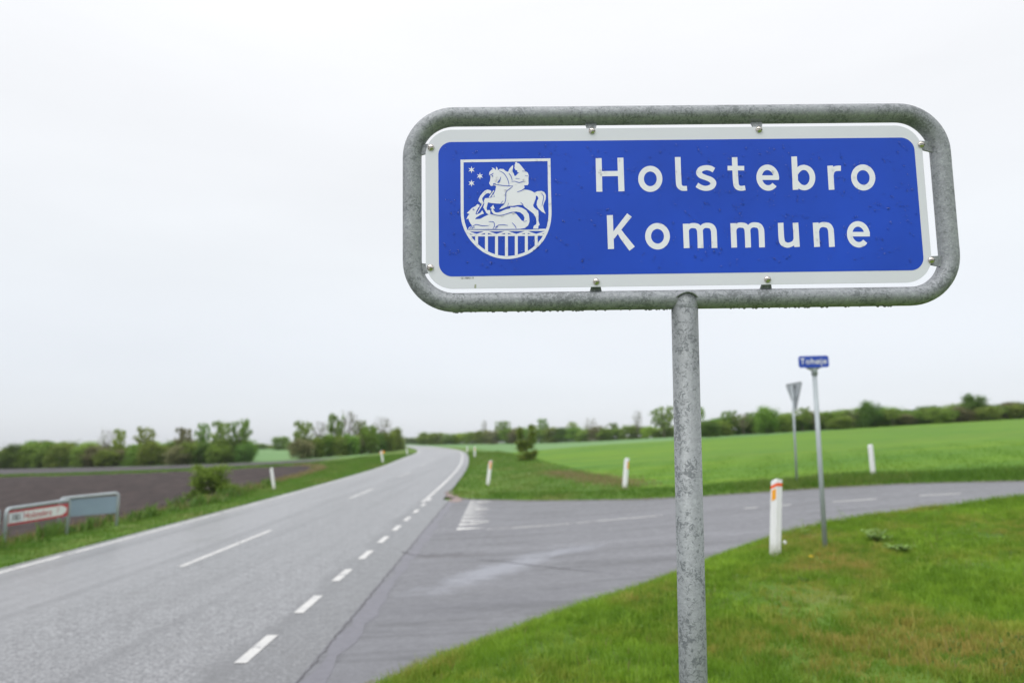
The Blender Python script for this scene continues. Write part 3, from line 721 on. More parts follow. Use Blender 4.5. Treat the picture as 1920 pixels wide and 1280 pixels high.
poly(mb,[(398,262),(402,228),(422,202),(440,196),(428,175),(455,183),(474,205),(480,165),(494,183),(498,207),(520,190),(560,192),(578,210),(600,222),(612,222),(625,190),(648,162),(666,148),(668,165),(659,215),(675,243),(682,268),(697,268),(720,243),(737,233),(716,229),(711,205),(697,206),(690,195),(682,180),(686,160),(684,145),(692,132),(690,120),(706,112),(710,124),(735,130),(760,158),(785,190),(805,215),(833,234),(842,268),(838,300),(840,355),(830,372),(790,373),(795,400),(787,420),(840,426),(872,436),(906,455),(940,440),(985,436),(1016,450),(1034,485),(1030,530),(1012,572),(1002,602),(1012,650),(1031,692),(985,666),(945,625),(930,590),(935,545),(950,520),(940,495),(922,488),(920,520),(905,560),(890,595),(900,620),(925,640),(948,655),(951,700),(950,770),(964,815),(950,827),(948,857),(890,857),(898,826),(925,808),(930,780),(920,730),(895,690),(850,655),(810,625),(785,605),(770,592),(720,594),(660,604),(620,603),(590,615),(560,628),(512,643),(545,602),(568,576),(530,578),(480,576),(420,571),(387,563),(380,590),(371,630),(377,650),(411,650),(413,690),(391,698),(368,680),(352,650),(334,620),(345,580),(341,545),(354,518),(408,513),(462,502),(452,470),(470,425),(478,385),(468,377),(450,372),(440,378),(418,381),(399,350),(411,320),(415,280),(410,266)],LZ)
fin('horse_and_rider',mb,M['letterwhite'])
mb=MB()
poly(mb,[(285,520),(300,490),(325,460),(350,434),(380,421),(410,427),(428,441),(410,468),(393,460),(368,466),(342,490),(322,518),(326,545),(335,555),(316,583),(300,568),(280,545)],LZ)
stroke(mb,[(262,690),(336,566)],[8,13],LZ+.0001,ce,sm_=False)
stroke(mb,[(402,508),(452,432)],13,LZ+.0001,ce,sm_=False); poly(mb,[(424,506),(447,468),(456,500)],LZ)
fin('foreleg_and_lance',mb,M['letterwhite'])
mb=MB()
poly(mb,[(145,752),(162,716),(180,692),(150,683),(180,655),(205,628),(250,604),(268,583),(292,590),(292,612),(278,622),(258,660),(248,694),(262,700),(300,682),(322,652),(342,688),(305,702),(258,730),(242,752),(300,748),(350,720),(410,692),(440,700),(500,712),(560,706),(620,688),(670,675),(700,690),(740,735),(765,768),(810,775),(850,745),(850,780),(835,820),(800,850),(740,860),(500,862),(460,860),(430,862),(300,862),(215,862),(165,862),(175,840),(212,825),(192,800),(175,768),(170,744)],LZ)
poly(mb,[(850,750),(842,695),(815,652),(770,626),(715,611),(682,618),(630,616),(642,630),(590,640),(554,655),(530,666),(500,677),(470,675),(452,655),(442,634),(463,636),(445,590),(409,632),(426,630),(425,660),(445,690),(490,706),(540,705),(600,690),(650,673),(700,666),(745,674),(780,702),(795,735),(788,772),(812,782)],LZ+.0001)
fin('dragon',mb,M['letterwhite'])
mb=MB(); Z2=LZ+.0004
def bl(pts,t=7): stroke(mb,pts,[t*.6]+[t]*3+[t*.5],Z2+.00002*len(mb.f)/10,ce)
for q in ([(512,212),(560,238),(598,290),(618,345),(622,388)],[(455,362),(520,372),(600,380),(664,380)],[(498,262+20),(528,284)] and [(530,280),(520,312),(492,345)],[(664,382),(640,405),(590,447),(585,520),(572,572),(545,605)],[(618,570),(606,605)],
  [(693,296),(740,302)],[(690,330),(735,342),(785,330)],[(650,332),(690,328)],[(768,215),(822,218)],[(800,266),(838,272)],[(712,448),(765,430),(797,404)],[(750,564),(772,584),(785,610)],[(985,462),(1008,500),(1000,550),(990,602)],[(530,576),(556,546)],
  [(620,240),(645,275),(658,320)],[(215,828),(260,812),(320,824),(395,824)],[(395,778),(450,785),(458,830),(440,860)],[(470,842),(505,818),(560,814),(610,822)],[(655,790),(690,828),(702,858)],[(412,690),(500,709),(560,703),(650,676),(700,670)],[(785,778),(822,770)],[(150,866),(500,867),(960,862)],[(180,858),(195,842),(215,838)],[(205,860),(222,843),(240,842)],[(470,858),(480,842),(500,836)],[(398,262),(425,255),(448,238)],[(446,372),(452,356),(475,360)]): bl(q)
bl([(431,270),(437,271),(443,272)],14); bl([(498,345),(510,330),(522,312)],14); bl([(215,645),(225,642),(236,648)],9)
fin('engraved_lines',mb,M['blue'])
# tiny print on the border
def text(name,s,size,mat,parent=None,ext=0,align='CENTER',bold=0,space=1):
    cu=bpy.data.curves.new(name,'FONT'); cu.body=s; cu.size=size; cu.align_x=align; cu.align_y='CENTER'; cu.extrude=ext; cu.offset=bold; cu.space_character=space; cu.resolution_u=3
    o=bpy.data.objects.new(name+'_t',cu); C.objects.link(o); dg=bpy.context.evaluated_depsgraph_get(); me=bpy.data.meshes.new_from_object(o.evaluated_get(dg)); bpy.data.objects.remove(o); me.name=name; me.materials.clear()
    return link(name,me,parent,mat)
t=text('print_mark','CE 108/03 19',5.2*S,M['black'],plate,bold=.00004); a,b=PL(876,521.5); t.location=(a,b,.0004); t.scale=(.82,1,1)
# stain under the print
ribx=[(*PL(890,533),.0003),(*PL(893,533),.0003),(*PL(893,540),.0003),(*PL(889,540),.0003)]
link('stain',mesh('stain',ribx,[(3,2,1,0)]),plate,plain('greenish_stain',(.35,.37,.28),.7))
# screws and lugs
scr=[(1110,246,0,1),(1423,243.5,0,1),(808,277,-1,.3),(807,502,-1,-.3),(1118,528,0,-1),(1439,524,0,-1),(1727,271.5,1,.3),(1746,488,1,-.3)]
def dome(bm):
    R=6.6*S
    prof=[(R*1.0,0),(R*.97,.0016),(R*.82,.0040),(R*.5,.0060),(R*.2,.0067),(0,.0069)]
    rings=[]
    for r,z in prof[:-1]: rings.append([bm.verts.new((r*math.cos(2*PI*k/20),r*math.sin(2*PI*k/20),z)) for k in range(20)])
    tip=bm.verts.new((0,0,prof[-1][1]))
    for a,b in zip(rings[:-1],rings[1:]):
        for k in range(20): bm.faces.new((a[k],a[(k+1)%20],b[(k+1)%20],b[k]))
    for k in range(20): bm.faces.new((rings[-1][k],rings[-1][(k+1)%20],tip))
dome_me=bmm('screw_head',dome); dome_me.materials.append(M['steel']); dome_me.polygons.foreach_set('use_smooth',[True]*len(dome_me.polygons))
slot_me=mesh('screw_slot',*[ [(x,y,z) for x in(-5.6*S,5.6*S) for y in(-.8*S,.8*S) for z in (.001,.0072)], [(0,1,3,2),(4,6,7,5),(0,4,5,1),(2,3,7,6),(0,2,6,4),(1,5,7,3)]]); slot_me.materials.append(M['crack'])
for px,py,sx,sy in scr:
    a,b=PL(px,py)
    o=bpy.data.objects.new('screw',dome_me); C.objects.link(o); o.parent=sign; o.location=(a,b,.0002); 
    o2=bpy.data.objects.new('screw_slot',slot_me); C.objects.link(o2); o2.parent=o; o2.rotation_euler=(0,0,random.uniform(-.35,.15)); o2.scale=(.9,.8,.96)
    w2=9*S
    if sx==0:
        ye=(yt-TR*.7) if sy>0 else (yb+TR*.7)
        V=[(a-w2*.75,b,-.003),(a+w2*.75,b,-.003),(a+w2*1.35,ye,OFF+.004),(a-w2*1.35,ye,OFF+.004)]
    else:
        xe=(xl+TR*.5) if sx<0 else (xr-TR*.5)
        V=[(a,b-w2*.9,-.003),(a,b+w2*.9,-.003),(xe,b+w2*1.3,OFF+.004),(xe,b-w2*1.3,OFF+.004)]
    V=[Vector(q) for q in V]+[Vector(q)-Vector((0,0,.006)) for q in V]
    link('lug',mesh('lug',V,[(0,1,2,3),(7,6,5,4),(0,4,5,1),(1,5,6,2),(2,6,7,3),(3,7,4,0)]),sign,M['zinctube'])
# raindrops on the sheet
drops=MB(); r3=random.Random(11)
def drop(x,y,z,r,ht,sy=1.0,seg=8):
    V=[];Fs=[]
    pr=[(1,0),(.92,.45),(.6,.85)]
    for q,h_ in pr:
        for k in range(seg):
            a=2*PI*k/seg; V.append((x+r*q*math.cos(a),y+r*q*sy*math.sin(a),z+ht*h_))
    V.append((x,y,z+ht))
    for j in range(2):
        for k in range(seg): Fs.append((j*seg+k,j*seg+(k+1)%seg,(j+1)*seg+(k+1)%seg,(j+1)*seg+k))
    for k in range(seg): Fs.append((2*seg+k,2*seg+(k+1)%seg,3*seg))
    drops.add([Vector(q) for q in V],Fs)
cl_=[(r3.uniform(bx0+.02,bx1-.02),r3.uniform(by0+.02,by1-.02)) for _ in range(260)]
for i in range(900):
    if i<620:
        q=r3.choice(cl_); x=q[0]+r3.gauss(0,.012); y=q[1]+r3.gauss(0,.006)
    else: x=r3.uniform(bx0+.01,bx1-.01); y=r3.uniform(by0+.01,by1-.01)
    if not(bx0+.01<x<bx1-.01 and by0+.01<y<by1-.01): continue
    r=r3.choice([.0013,.0016,.002,.0026,.0033])*r3.uniform(.8,1.2)
    drop(x,y,.00038,r,.62*r,r3.uniform(.9,1.3))
tag(drops.build('raindrops',M['water'],plate,True),kind='stuff')
drops=MB()
for i in range(95):
    x=r3.uniform(xl+.10,xr-.12)
    if abs(x-pa[0])<PR*1.1: continue
    if r3.random()<.3 and x>pa[0]: continue
    r=r3.uniform(.0022,.005)
    y=yb-TR+r*.3
    V=[];Fs=[];seg=8
    for q,h_ in ((.4,.9),(1,.35),(.95,-.1),(.6,-.75),(.0,-1.05)):
        for k in range(seg):
            a=2*PI*k/seg; V.append(Vector((x+r*1.25*q*math.cos(a),y+r*h_,OFF+r*q*math.sin(a))))
    for j in range(4):
        for k in range(seg): Fs.append((j*seg+k,j*seg+(k+1)%seg,(j+1)*seg+(k+1)%seg,(j+1)*seg+k))
    drops.add(V,Fs)
tag(drops.build('hanging_drops',M['water'],sign,True),kind='stuff')
# ------------------------------------------------------------------ delineator posts
def post(px,py_base,hpx,lean,ry,label,red=0,orange=0,grp='white roadside marker posts',sc=1.0,refl=None):
    q=hit(px,py_base,G); d=float(q[1]); h=hpx*d/F*1.02
    root=empty('marker_post',(q[0],q[1],q[2]-.0)); root.rotation_euler=(0,lean,0)
    tag(root,label,'marker post',grp)
    hd=empty_mat=Matrix.Rotation(ry,4,'Z')
    a=h*.064*sc
    prof=[(-a,.35*a),(-.1*a,-.62*a),(a,-.45*a),(.85*a,.7*a),(.3*a,1.0*a),(-.6*a,.95*a)]
    def ztop(x,y): return h-max(0,(-.1*a-x))*.85
    def ring(P,z): return [Vector((x,y,z if z is not None else ztop(x,y))) for x,y in P]
    n=len(prof); V=ring(prof,-.15)+ring(prof,None)+[Vector((-.0*a,.2*a,h+.02*h*.3))]
    Fs=[(i,(i+1)%n,n+(i+1)%n,n+i) for i in range(n)]+[(n+i,n+(i+1)%n,2*n) for i in range(n)]
    V=[hd@v for v in V]
    link('post_body',mesh('post_body',V,Fs),root,M['post'])
    def panel(name,i,j,s0,s1,z0,z1,mat,rel=True,out=.003):
        p0=Vector((*prof[i],0)); p1=Vector((*prof[j],0)); e_=(p1-p0); nn=Vector((e_.y,-e_.x,0)).normalized()*out
        A=p0+e_*s0; Bv=p0+e_*s1
        zs=lambda v,z: (ztop(v.x,v.y)+z) 
        V=[A+nn+Vector((0,0,zs(A,z0))),Bv+nn+Vector((0,0,zs(Bv,z0))),Bv+nn+Vector((0,0,zs(Bv,z1))),A+nn+Vector((0,0,zs(A,z1)))]
        V+= [v-nn*1.3 for v in V]; V=[hd@v for v in V]
        link(name,mesh(name,V,[(0,1,2,3),(0,4,5,1),(1,5,6,2),(2,6,7,3),(3,7,4,0)]),root,mat)
    if red:
        panel('red_band',0,1,0,1.0,-.085*h,-.045*h,M['redband']); panel('red_band',1,2,0,1.0,-.085*h,-.045*h,M['redband'])
        panel('red_band',5,0,0,1.0,-.085*h,-.045*h,M['redband'])
    if orange==1: panel('reflector',0,1,.2,.85,-.245*h,-.11*h,M['orange'])
    if orange==2: panel('reflector',1,2,.05,.85,-.32*h,-.11*h,M['orange'])
    if orange==3: panel('reflector',1,2,.4,.98,-.34*h,-.11*h,M['orange'])
    return root
post(1453,1046,138,.09,0,'nearest white marker post on the bank, slanted top with red band and orange reflector',1,1)
post(1171,918,57,.11,.1,'white marker post on far grass corner with orange reflector, left of the sign pole',0,3,sc=1.1)
post(914,912,47,.13,-.2,'white marker post leaning right at the corner where the main road curves, with orange reflector',1,2,sc=1.1)
post(1638,894,58,-.015,.3,'plain white marker post in long grass before the green field, right of the street sign',0,0,sc=1.1)
post(514,917,39,-.18,.2,'white marker post leaning left beside the ploughed field',0,0,sc=1.15)
post(718,867,22,-.18,.2,'far white marker post on the left verge with an orange plate beside its top',0,0,sc=1.2)
post(764,853,13,-.15,.2,'most distant white marker post on the left verge at the road bend',0,0,sc=1.2)
post(876,849,13,.02,.0,'distant plain white marker post right of the road bend',0,0,sc=1.2)
post(890,857,19,.02,.0,'distant white marker post with faint orange reflector, right of the road bend',0,2,sc=1.2)
q=hit(715,866,G); d=q[1]; s=d/F
o=empty('orange_marker_plate',(q[0],q[1]+.4,q[2])); tag(o,'small orange arrow plate on a thin stake behind the leaning far post','marker plate')
mb=MB(); mb.box((0,0,.55*16*s),(.05,.05,16*s*1.1)); mb.build('stake',M['zincfar'],o)
link('orange_plate',mesh('orange_plate',[(-6*s,-.03,16*s),(4*s,-.03,16*s),(5*s,-.03,20*s),(-3*s,-.03,20*s),(-6*s,-.05,16*s),(4*s,-.05,16*s),(5*s,-.05,20*s),(-3*s,-.05,20*s)],[(0,1,2,3),(7,6,5,4),(0,4,5,1),(1,5,6,2),(2,6,7,3),(3,7,4,0)]),o,M['orange'])
# grass standing round the post feet
px_=[];py_=[]
for a,b in ((1453,1045),(1547,1030),(1171,918),(914,912),(1638,894)):
    q=hit(a,b,G); nn=90 if q[1]<15 else 140; px_.append(q[0]+RNG.normal(0,.10,nn)); py_.append(q[1]-.03+RNG.normal(0,.09,nn))
px_=np.concatenate(px_); py_=np.concatenate(py_)
grass('post_foot_grass',px_,py_,.15+0*px_,.010,M['grass'],'longer uncut grass around the feet of posts and poles',lean=.4)
# ------------------------------------------------------------------ street name sign
def vert_top(base,px,py):
    "height above base of the point seen at (px,py) at the same distance"
    d=ray(px,py); k=base[1]/d[1]; return EYE+d*k
q=hit(1547,1031,G); top=vert_top(q,1526.5,690)
ss=empty('street_name_sign',tuple(q)); tag(ss,'small blue street name sign on a tall thin grey pole on the grass bank','street sign')
tv=Vector(top-q); k=q[1]/F
tube('pole',[(0,0,-.3),tuple(tv)],.0325*.95,M['zincfar'],ss,seg=16)
c_=vert_top(q,1523,678.5)-q; W=27*k; Hh=11*k; yaw=math.radians(-8)
pl=empty('sign_head',(0,0,0)); bpy.data.objects.remove(pl)
Rz=Matrix.Translation(Vector(c_)+Vector((0,-.045,0)))@Matrix.Rotation(yaw,4,'Z')@Matrix.Rotation(math.radians(90),4,'X')
def put(o,Mx): o.matrix_local=Mx; return o
pn=put(link('name_plate',mesh('name_plate',*prism(rrect(-W,W,-Hh,Hh,4.2*k,6),-.01,0)),ss,M['bluefar']),Rz)
t=text('lettering','Tohøje',15.5*k,M['whitefar'],pn,bold=.0012,space=1.08); t.location=(-.5*k,.5*k,.004); 
bk=MB(); bk.add([Vector(v) for v in [(-14*k,-Hh,-.012),(14*k,-Hh,-.012),(5*k,-Hh-5*k,-.02),(-4*k,-Hh-5*k,-.02),(-14*k,-Hh,-.05),(14*k,-Hh,-.05),(5*k,-Hh-5*k,-.07),(-4*k,-Hh-5*k,-.07)]],[(3,2,1,0),(4,5,6,7),(0,1,5,4),(1,2,6,5),(2,3,7,6),(3,0,4,7)])
put(bk.build('bracket',M['zincfar'],ss),Rz)
tube('pole_collar',[tuple(tv*1.0-Vector((0,0,.10))),tuple(tv+Vector((0,0,.05)))],.040,M['zincfar'],ss,seg=14)
# ------------------------------------------------------------------ give-way sign seen from behind
q=hit(1494,906,G); k=q[1]/F
ys_s=empty('give_way_sign',tuple(q)); tag(ys_s,'triangular road sign pointing down, seen from its grey back, beyond the side road','road sign')
top=vert_top(q,1485.5,722)-q
tube('pole',[(0,0,-.2),tuple(top)],.033,M['zincfar'],ys_s,seg=12)
Hs=52*k; c_=vert_top(q,1484.5,718)-q; half=.5*Hs/.866*1.0; yaw=-math.radians(62.6)-math.atan2(q[0],q[1])
P=[(-half,0),(0,-Hs),(half,0)]
def rtri(s_): 
    P=[]
    for (x,y),a0 in (((-half+.07*s_,-.05),90),((0,-Hs+.09),210),((half-.07*s_,-.05),-30)):
        for i in range(6): a=math.radians(a0+120*i/5); P.append((x+.04*math.cos(a),y+.04*math.sin(a)))
    return P
Rz=Matrix.Translation(Vector(c_)+Vector((.06,.0,0)))@Matrix.Rotation(yaw,4,'Z')@Matrix.Rotation(math.radians(90),4,'X')
put(link('sign_back',mesh('sign_back',*prism(rtri(1),-.004,.004)),ys_s,plain('dull_sign_back',(.42,.45,.48),.4,.5,.06,4)),Rz)
rim=[(x*1.01,y*1.01+.004,0.0) for x,y in rtri(1)]
put(tube('rim',rim,.014,plain('dark_sign_rim',(.13,.14,.14),.6),ys_s,seg=6,closed=True),Rz)
for zz in (-.10,-.42):
    mb=MB(); mb.box((0,zz,.02),(.17,.05,.05)); put(mb.build('clamp',M['crack'] if zz>-.2 else M['zincfar'],ys_s),Rz)
# ------------------------------------------------------------------ low direction signs on the left
def low_sign(name,A,Bp,h,label,panel,z0,frame_r=.04,cat='direction sign',text_=None):
    A=np.array(A,float); Bp=np.array(Bp,float)
    za=float(G(A[0],A[1])); zb=float(G(Bp[0],Bp[1])); o=empty(name,(A[0],A[1],za)); tag(o,label,cat)
    dirv=Vector((Bp[0]-A[0],Bp[1]-A[1],0)); Ln=dirv.length; yaw=math.atan2(dirv.y,dirv.x); o.rotation_euler=(0,0,yaw)
    rise=zb-za; r=.09
    path=[(0,0,-.25),(0,0,h-r)]+[(r-r*math.cos(a),0,h-r+r*math.sin(a)) for a in np.linspace(.3,PI/2,5)]
    path+=[(Ln-r+r*math.sin(a),0,h-r+r*math.cos(a)) for a in np.linspace(0,1.3,5)]+[(Ln,0,h-r),(Ln,0,-.25)]
    path=[(x,y,z+rise*x/Ln) for x,y,z in path]
    tube('frame',path,frame_r,M['zincfar'],o,seg=10)
    ph=h-.06-z0
    X=Matrix(((1,0,0,Ln/2),(0,0,-1,0),(rise/Ln,1,0,z0+ph/2+rise/2),(0,0,0,1)))
    W2=Ln/2-.035; H2=ph/2
    for nm,P,z_,mt in panel(W2,H2):
        put(link(nm,mesh(nm,*prism(P,z_-.004 if z_>0 else -.006,z_)),o,mt),X)
    if text_:
        for s_,x_,sz,mt,sxx in text_:
            t=text('lettering',s_,sz,mt,o,bold=.0); put(t,X@Matrix.Translation((x_*W2,0,.014))@Matrix.Diagonal((sxx,1,1,1)))
    return o
gr=.66
def redp(W2,H2):
    sk=.22
    full=[(-W2,-H2),(W2-sk,-H2),(W2,-H2*.35),(W2,H2*.35),(W2-sk,H2),(-W2,H2)]
    b=.045
    inner=[(-W2+.05,-H2+b),(W2-sk-.02,-H2+b),(W2-.07,-H2*.3),(W2-.07,H2*.3),(W2-sk-.02,H2-b),(-W2+.05,H2-b)]
    box=[(-W2+.06,-H2*.72),(-W2*.50,-H2*.72),(-W2*.50,H2*.72),(-W2+.06,H2*.72)]
    return [('backing_panel',rrect(-W2,W2,-H2,H2,.05,4),0,M['redfar']),('white_arrow_panel',inner,.006,M['whitefar']),('route_number_panel',box,.012,plain('greyed_white',(.62,.64,.68),.5))]
A1=hit(6,1027,G)[:2]; B1=hit(125,1001,G)[:2]
low_sign('direction_sign',A1,B1,.84,'low white direction sign with red border and red place name in a grey tube frame',redp,.46,text_=[('181',-.74,.20,M['black'],1.0),('Holstebro',-.05,.21,M['redfar'],1.15),('7',.62,.17,M['redfar'],1)])
def backp(W2,H2): return [('grey_back_panel',rrect(-W2,W2,-H2,H2,.03,4),.0,plain('blue_grey_sign_back',(.25,.33,.40),.45,.3,.05,3))]
A2=np.array(B1)+np.array((-.45,.35)); B2=hit(218,986,G)[:2]
low_sign('sign_back',A2,B2,.88,'grey-blue back of a low sign standing behind the red bordered sign',backp,.38)
def bluep(W2,H2):
    return [('backing_panel',rrect(-W2,W2,-H2,H2,.05,4),0,M['whitefar']),('blue_field',rrect(-W2+.06,W2-.06,-H2+.06,H2-.06,.06,4),.006,M['bluefar'])]
d1=np.array(B1)-np.array(A1); d1/=np.linalg.norm(d1)
low_sign('direction_sign',np.array(A1)-d1*2.3+np.array((-.1,0)),np.array(A1)-d1*.16+np.array((-.06,0)),.84,'low blue sign with white border, only its right end in the picture',bluep,.46)
# ------------------------------------------------------------------ small plants on the bank
def flower(px,py,hpx,head,label,name):
    q=hit(px,py+hpx,G); k=q[1]/F; h=hpx*k
    o=empty(name,tuple(q)); tag(o,label,'flower')
    tube('stem',[(0,0,-.02),(h*.05,0,h*.5),(0,0,h)],.003,plain('flower_stalk',(.2,.24,.06),.6),o,seg=5)
    bm=bmesh.new(); bmesh.ops.create_icosphere(bm,subdivisions=2,radius=1)
    for v in bm.verts:
        v.co*=random.uniform(.82,1.12)
        if head=='y': v.co.z*=.4
    me=bpy.data.meshes.new('flower_head'); r=3.7*k if head=='w' else 4*k; bm.transform(Matrix.Translation((0,0,h))@Matrix.Scale(r,4)); bm.to_mesh(me); bm.free()
    link('flower_head',me,o,plain('seed_head_white',(.72,.73,.70),.9) if head=='w' else plain('dandelion_yellow',(.75,.50,.01),.7))
flower(1473,1018,26,'w','white dandelion seed head beside the nearest marker post','seed_head')
flower(1521,1043,9,'y','single yellow dandelion between the nearest marker post and the street sign pole','dandelion')
def weed(px,py,hpx,wpx,nl,label,leaf=1.0,name='weed_plant',cat='weed',mat=None):
    mat=plain('herb_green',(.18,.30,.05),.6,0,.3,20)
    q=hit(px,py,G); k=q[1]/F; h=hpx*k; W=wpx*k/2
    o=empty(name,tuple(q)); tag(o,label,cat); st=MB(); lf=MB(); r=random.Random(int(px))
    for s_ in range(max(1,nl//7)):
        a=r.uniform(0,2*PI); tx,ty=math.cos(a)*W*r.random(),math.sin(a)*W*r.random(); hh=h*r.uniform(.6,1)
        st.tube([(0,0,-.02),(tx*.3,ty*.3,hh*.5),(tx,ty,hh)],[.004,.003,.0015],5)
        for j in range(7):
            t=r.uniform(.2,1); c=Vector((tx*t,ty*t,hh*t)); b=r.uniform(0,2*PI); L_=leaf*r.uniform(.05,.10); up_=r.uniform(-.2,.5)
            d=Vector((math.cos(b),math.sin(b),up_)); n_=Vector((-d.y,d.x,0))*.32
            lf.add([c,c+d*L_*.45+n_*L_,c+d*L_,c+d*L_*.45-n_*L_],[(0,1,2,3)])
    st.build('stem',mat,o); l=lf.build('leaves',mat,o); l['kind']='stuff'
    return o
weed(1511,1008,36,14,14,'slim weed standing up at the bank edge between marker post and street sign pole')
weed(1583,985,34,26,14,'taller thin flowering weed at the bank edge right of the street sign pole')
for i,(px,py,hp,wp,lb) in enumerate(((1645,1016,24,80,'leafy weed patch on the bank right of the street sign'),(1688,1036,16,60,'low broad-leaved weed just right of the leafy patch'))): weed(px,py,hp,wp,210,lb,.8)
# ------------------------------------------------------------------ trees
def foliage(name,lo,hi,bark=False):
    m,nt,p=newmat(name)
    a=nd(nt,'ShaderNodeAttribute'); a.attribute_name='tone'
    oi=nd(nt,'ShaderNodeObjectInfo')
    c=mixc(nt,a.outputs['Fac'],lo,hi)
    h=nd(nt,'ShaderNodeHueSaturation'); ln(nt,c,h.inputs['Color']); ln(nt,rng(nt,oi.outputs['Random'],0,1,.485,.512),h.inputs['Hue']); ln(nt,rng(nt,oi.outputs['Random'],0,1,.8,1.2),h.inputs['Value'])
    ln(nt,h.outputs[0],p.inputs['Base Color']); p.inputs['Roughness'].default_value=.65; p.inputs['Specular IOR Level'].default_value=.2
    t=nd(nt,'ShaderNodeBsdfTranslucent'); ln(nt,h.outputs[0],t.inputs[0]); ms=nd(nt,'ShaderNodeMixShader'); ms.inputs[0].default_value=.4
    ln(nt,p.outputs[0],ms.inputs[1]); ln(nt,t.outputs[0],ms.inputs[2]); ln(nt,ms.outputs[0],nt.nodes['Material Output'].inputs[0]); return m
LEAF=dict(fresh=foliage('fresh_leaves',(.21,.31,.04),(.40,.52,.09)),mid=foliage('green_leaves',(.12,.22,.035),(.27,.42,.07)),
  dark=foliage('dark_leaves',(.075,.155,.03),(.17,.28,.055)),olive=foliage('olive_leaves',(.14,.22,.04),(.31,.41,.08)),
  brown=foliage('brown_buds',(.16,.18,.075),(.32,.31,.15)),haze=foliage('haze_tinted_leaves',(.12,.20,.06),(.23,.32,.11)))  # haze: leaf greens shifted grey-blue, distance haze painted into the colour
BARK=plain('grey_brown_bark',(.13,.11,.09),.9,0,.3,3)
def leafmesh(name,C_,n,spread,size,r,zmin=None):
    ci=r.integers(0,len(C_),n); P=C_[ci,:3]+r.normal(0,1,(n,3))*C_[ci,3:4]*spread
    if zmin is not None: P[:,2]=np.maximum(P[:,2],zmin+r.random(n)*.3)
    a=r.normal(0,1,(n,3)); a/=np.linalg.norm(a,axis=1)[:,None]; b=np.cross(a,r.normal(0,1,(n,3))); b/=np.linalg.norm(b,axis=1)[:,None]
    s=(size*r.uniform(.5,1.3,n))[:,None]
    V=np.stack([P-a*s,P+b*s*.55,P+a*s,P-b*s*.55],1).reshape(-1,3); Fc=np.arange(n*4).reshape(-1,4)
    tone=np.clip(C_[ci,4]+r.normal(0,.18,n),0,1)
    return npmesh(name,V,Fc,np.repeat(tone,4))
def limbs(mb,base,h,targets,r,rad):
    top=Vector((r.normal(0,.02)*h,r.normal(0,.02)*h,h*.82))
    path=[Vector((0,0,-.3)),Vector((r.normal(0,.05),r.normal(0,.05),h*.25)),Vector((r.normal(0,.12),r.normal(0,.12),h*.5)),top]
    mb.tube(path,[rad,rad*.8,rad*.55,rad*.15],6)
    for t in targets:
        t=Vector(t); zz=max(h*.16,min(t.z*.62,h*.62)); st=Vector((0,0,zz)); mid=st.lerp(t,.5)+Vector((0,0,-.08*h*r.random()))
        mb.tube([st,mid,t],[rad*.32,rad*.2,rad*.05],4)
def proto(kind,seed):
    r=np.random.default_rng(seed); Ht=6.0
    cl=[]
    if kind=='bush':
        for i in range(60):
            a=r.uniform(0,2*PI); z=r.uniform(.06,.93); rad=2.3*(1-abs(z-.42)**2*1.9)**.5 if (abs(z-.42)**2*1.9)<1 else .6
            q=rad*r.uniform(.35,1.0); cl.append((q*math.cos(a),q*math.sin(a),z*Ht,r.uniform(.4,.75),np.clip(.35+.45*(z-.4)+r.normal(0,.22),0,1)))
        n=8500; sp=.78; size=.16
    elif kind=='airy':
        for i in range(75):
            a=r.uniform(0,2*PI); z=r.uniform(.40,.97); rad=2.5*max(.15,1-((z-.70)/.36)**2)**.5
            q=rad*r.uniform(.3,1.05); cl.append((q*math.cos(a),q*math.sin(a),z*Ht,r.uniform(.18,.36),np.clip(.5+r.normal(0,.25),0,1)))
        n=3800; sp=.75; size=.14
    elif kind=='bare':
        for i in range(60):
            a=r.uniform(0,2*PI); z=r.uniform(.40,1.0); rad=2.2*max(.15,1-((z-.7)/.36)**2)**.5
            q=rad*r.uniform(.3,1.05); cl.append((q*math.cos(a),q*math.sin(a),z*Ht,r.uniform(.25,.5),.5+r.normal(0,.2)))
        n=900; sp=.8; size=.10
    elif kind=='shrub':
        for i in range(46):
            a=r.uniform(0,2*PI); z=r.uniform(.04,1)**1.1; rad=2.4*(1-.55*z)*r.uniform(.2,1.15)
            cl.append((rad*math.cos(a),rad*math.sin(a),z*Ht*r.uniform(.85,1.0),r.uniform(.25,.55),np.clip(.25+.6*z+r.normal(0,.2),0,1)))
        n=8500; sp=.8; size=.15
    elif kind=='thin':
        for i in range(60):
            s_=int(r.choice([0,0,0,1,2])); z=r.uniform(.05,1)
            cxx=(0,-.75,.7)[s_]; z=z*(.55 if s_==0 else .98); q=r.uniform(0,1.25 if s_==0 else .4)*(1-.6*z); a=r.uniform(0,2*PI)
            cl.append((cxx*.9+q*math.cos(a),q*math.sin(a),z*Ht,.3,np.clip(.4+r.normal(0,.25),0,1)))
        n=6000; sp=.62; size=.13
    C_=np.array(cl)
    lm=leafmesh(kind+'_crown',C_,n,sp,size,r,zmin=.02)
    mb=MB(); T=[c[:3] for c in cl[:26 if kind!='bush' else 5]]
    limbs(mb,None,Ht,T,r,.13 if kind!='bush' else .11)
    if kind in('bare','airy'):
        for c in cl:
            for j in range(16 if kind=='bare' else 5):
                p=Vector(c[:3]); d=Vector(r.normal(0,1,3)); d.z=abs(d.z)+.3; d.normalize(); e_=p+d*r.uniform(.4,.95); s_=Vector(r.normal(0,1,3)).normalized()*.011
                mb.add([p-s_,p+s_,e_],[(0,1,2)])
    tm=mesh(kind+'_trunk',mb.v,mb.f); tm.materials.append(BARK); lm.materials.append(LEAF['mid'])
    return lm,tm
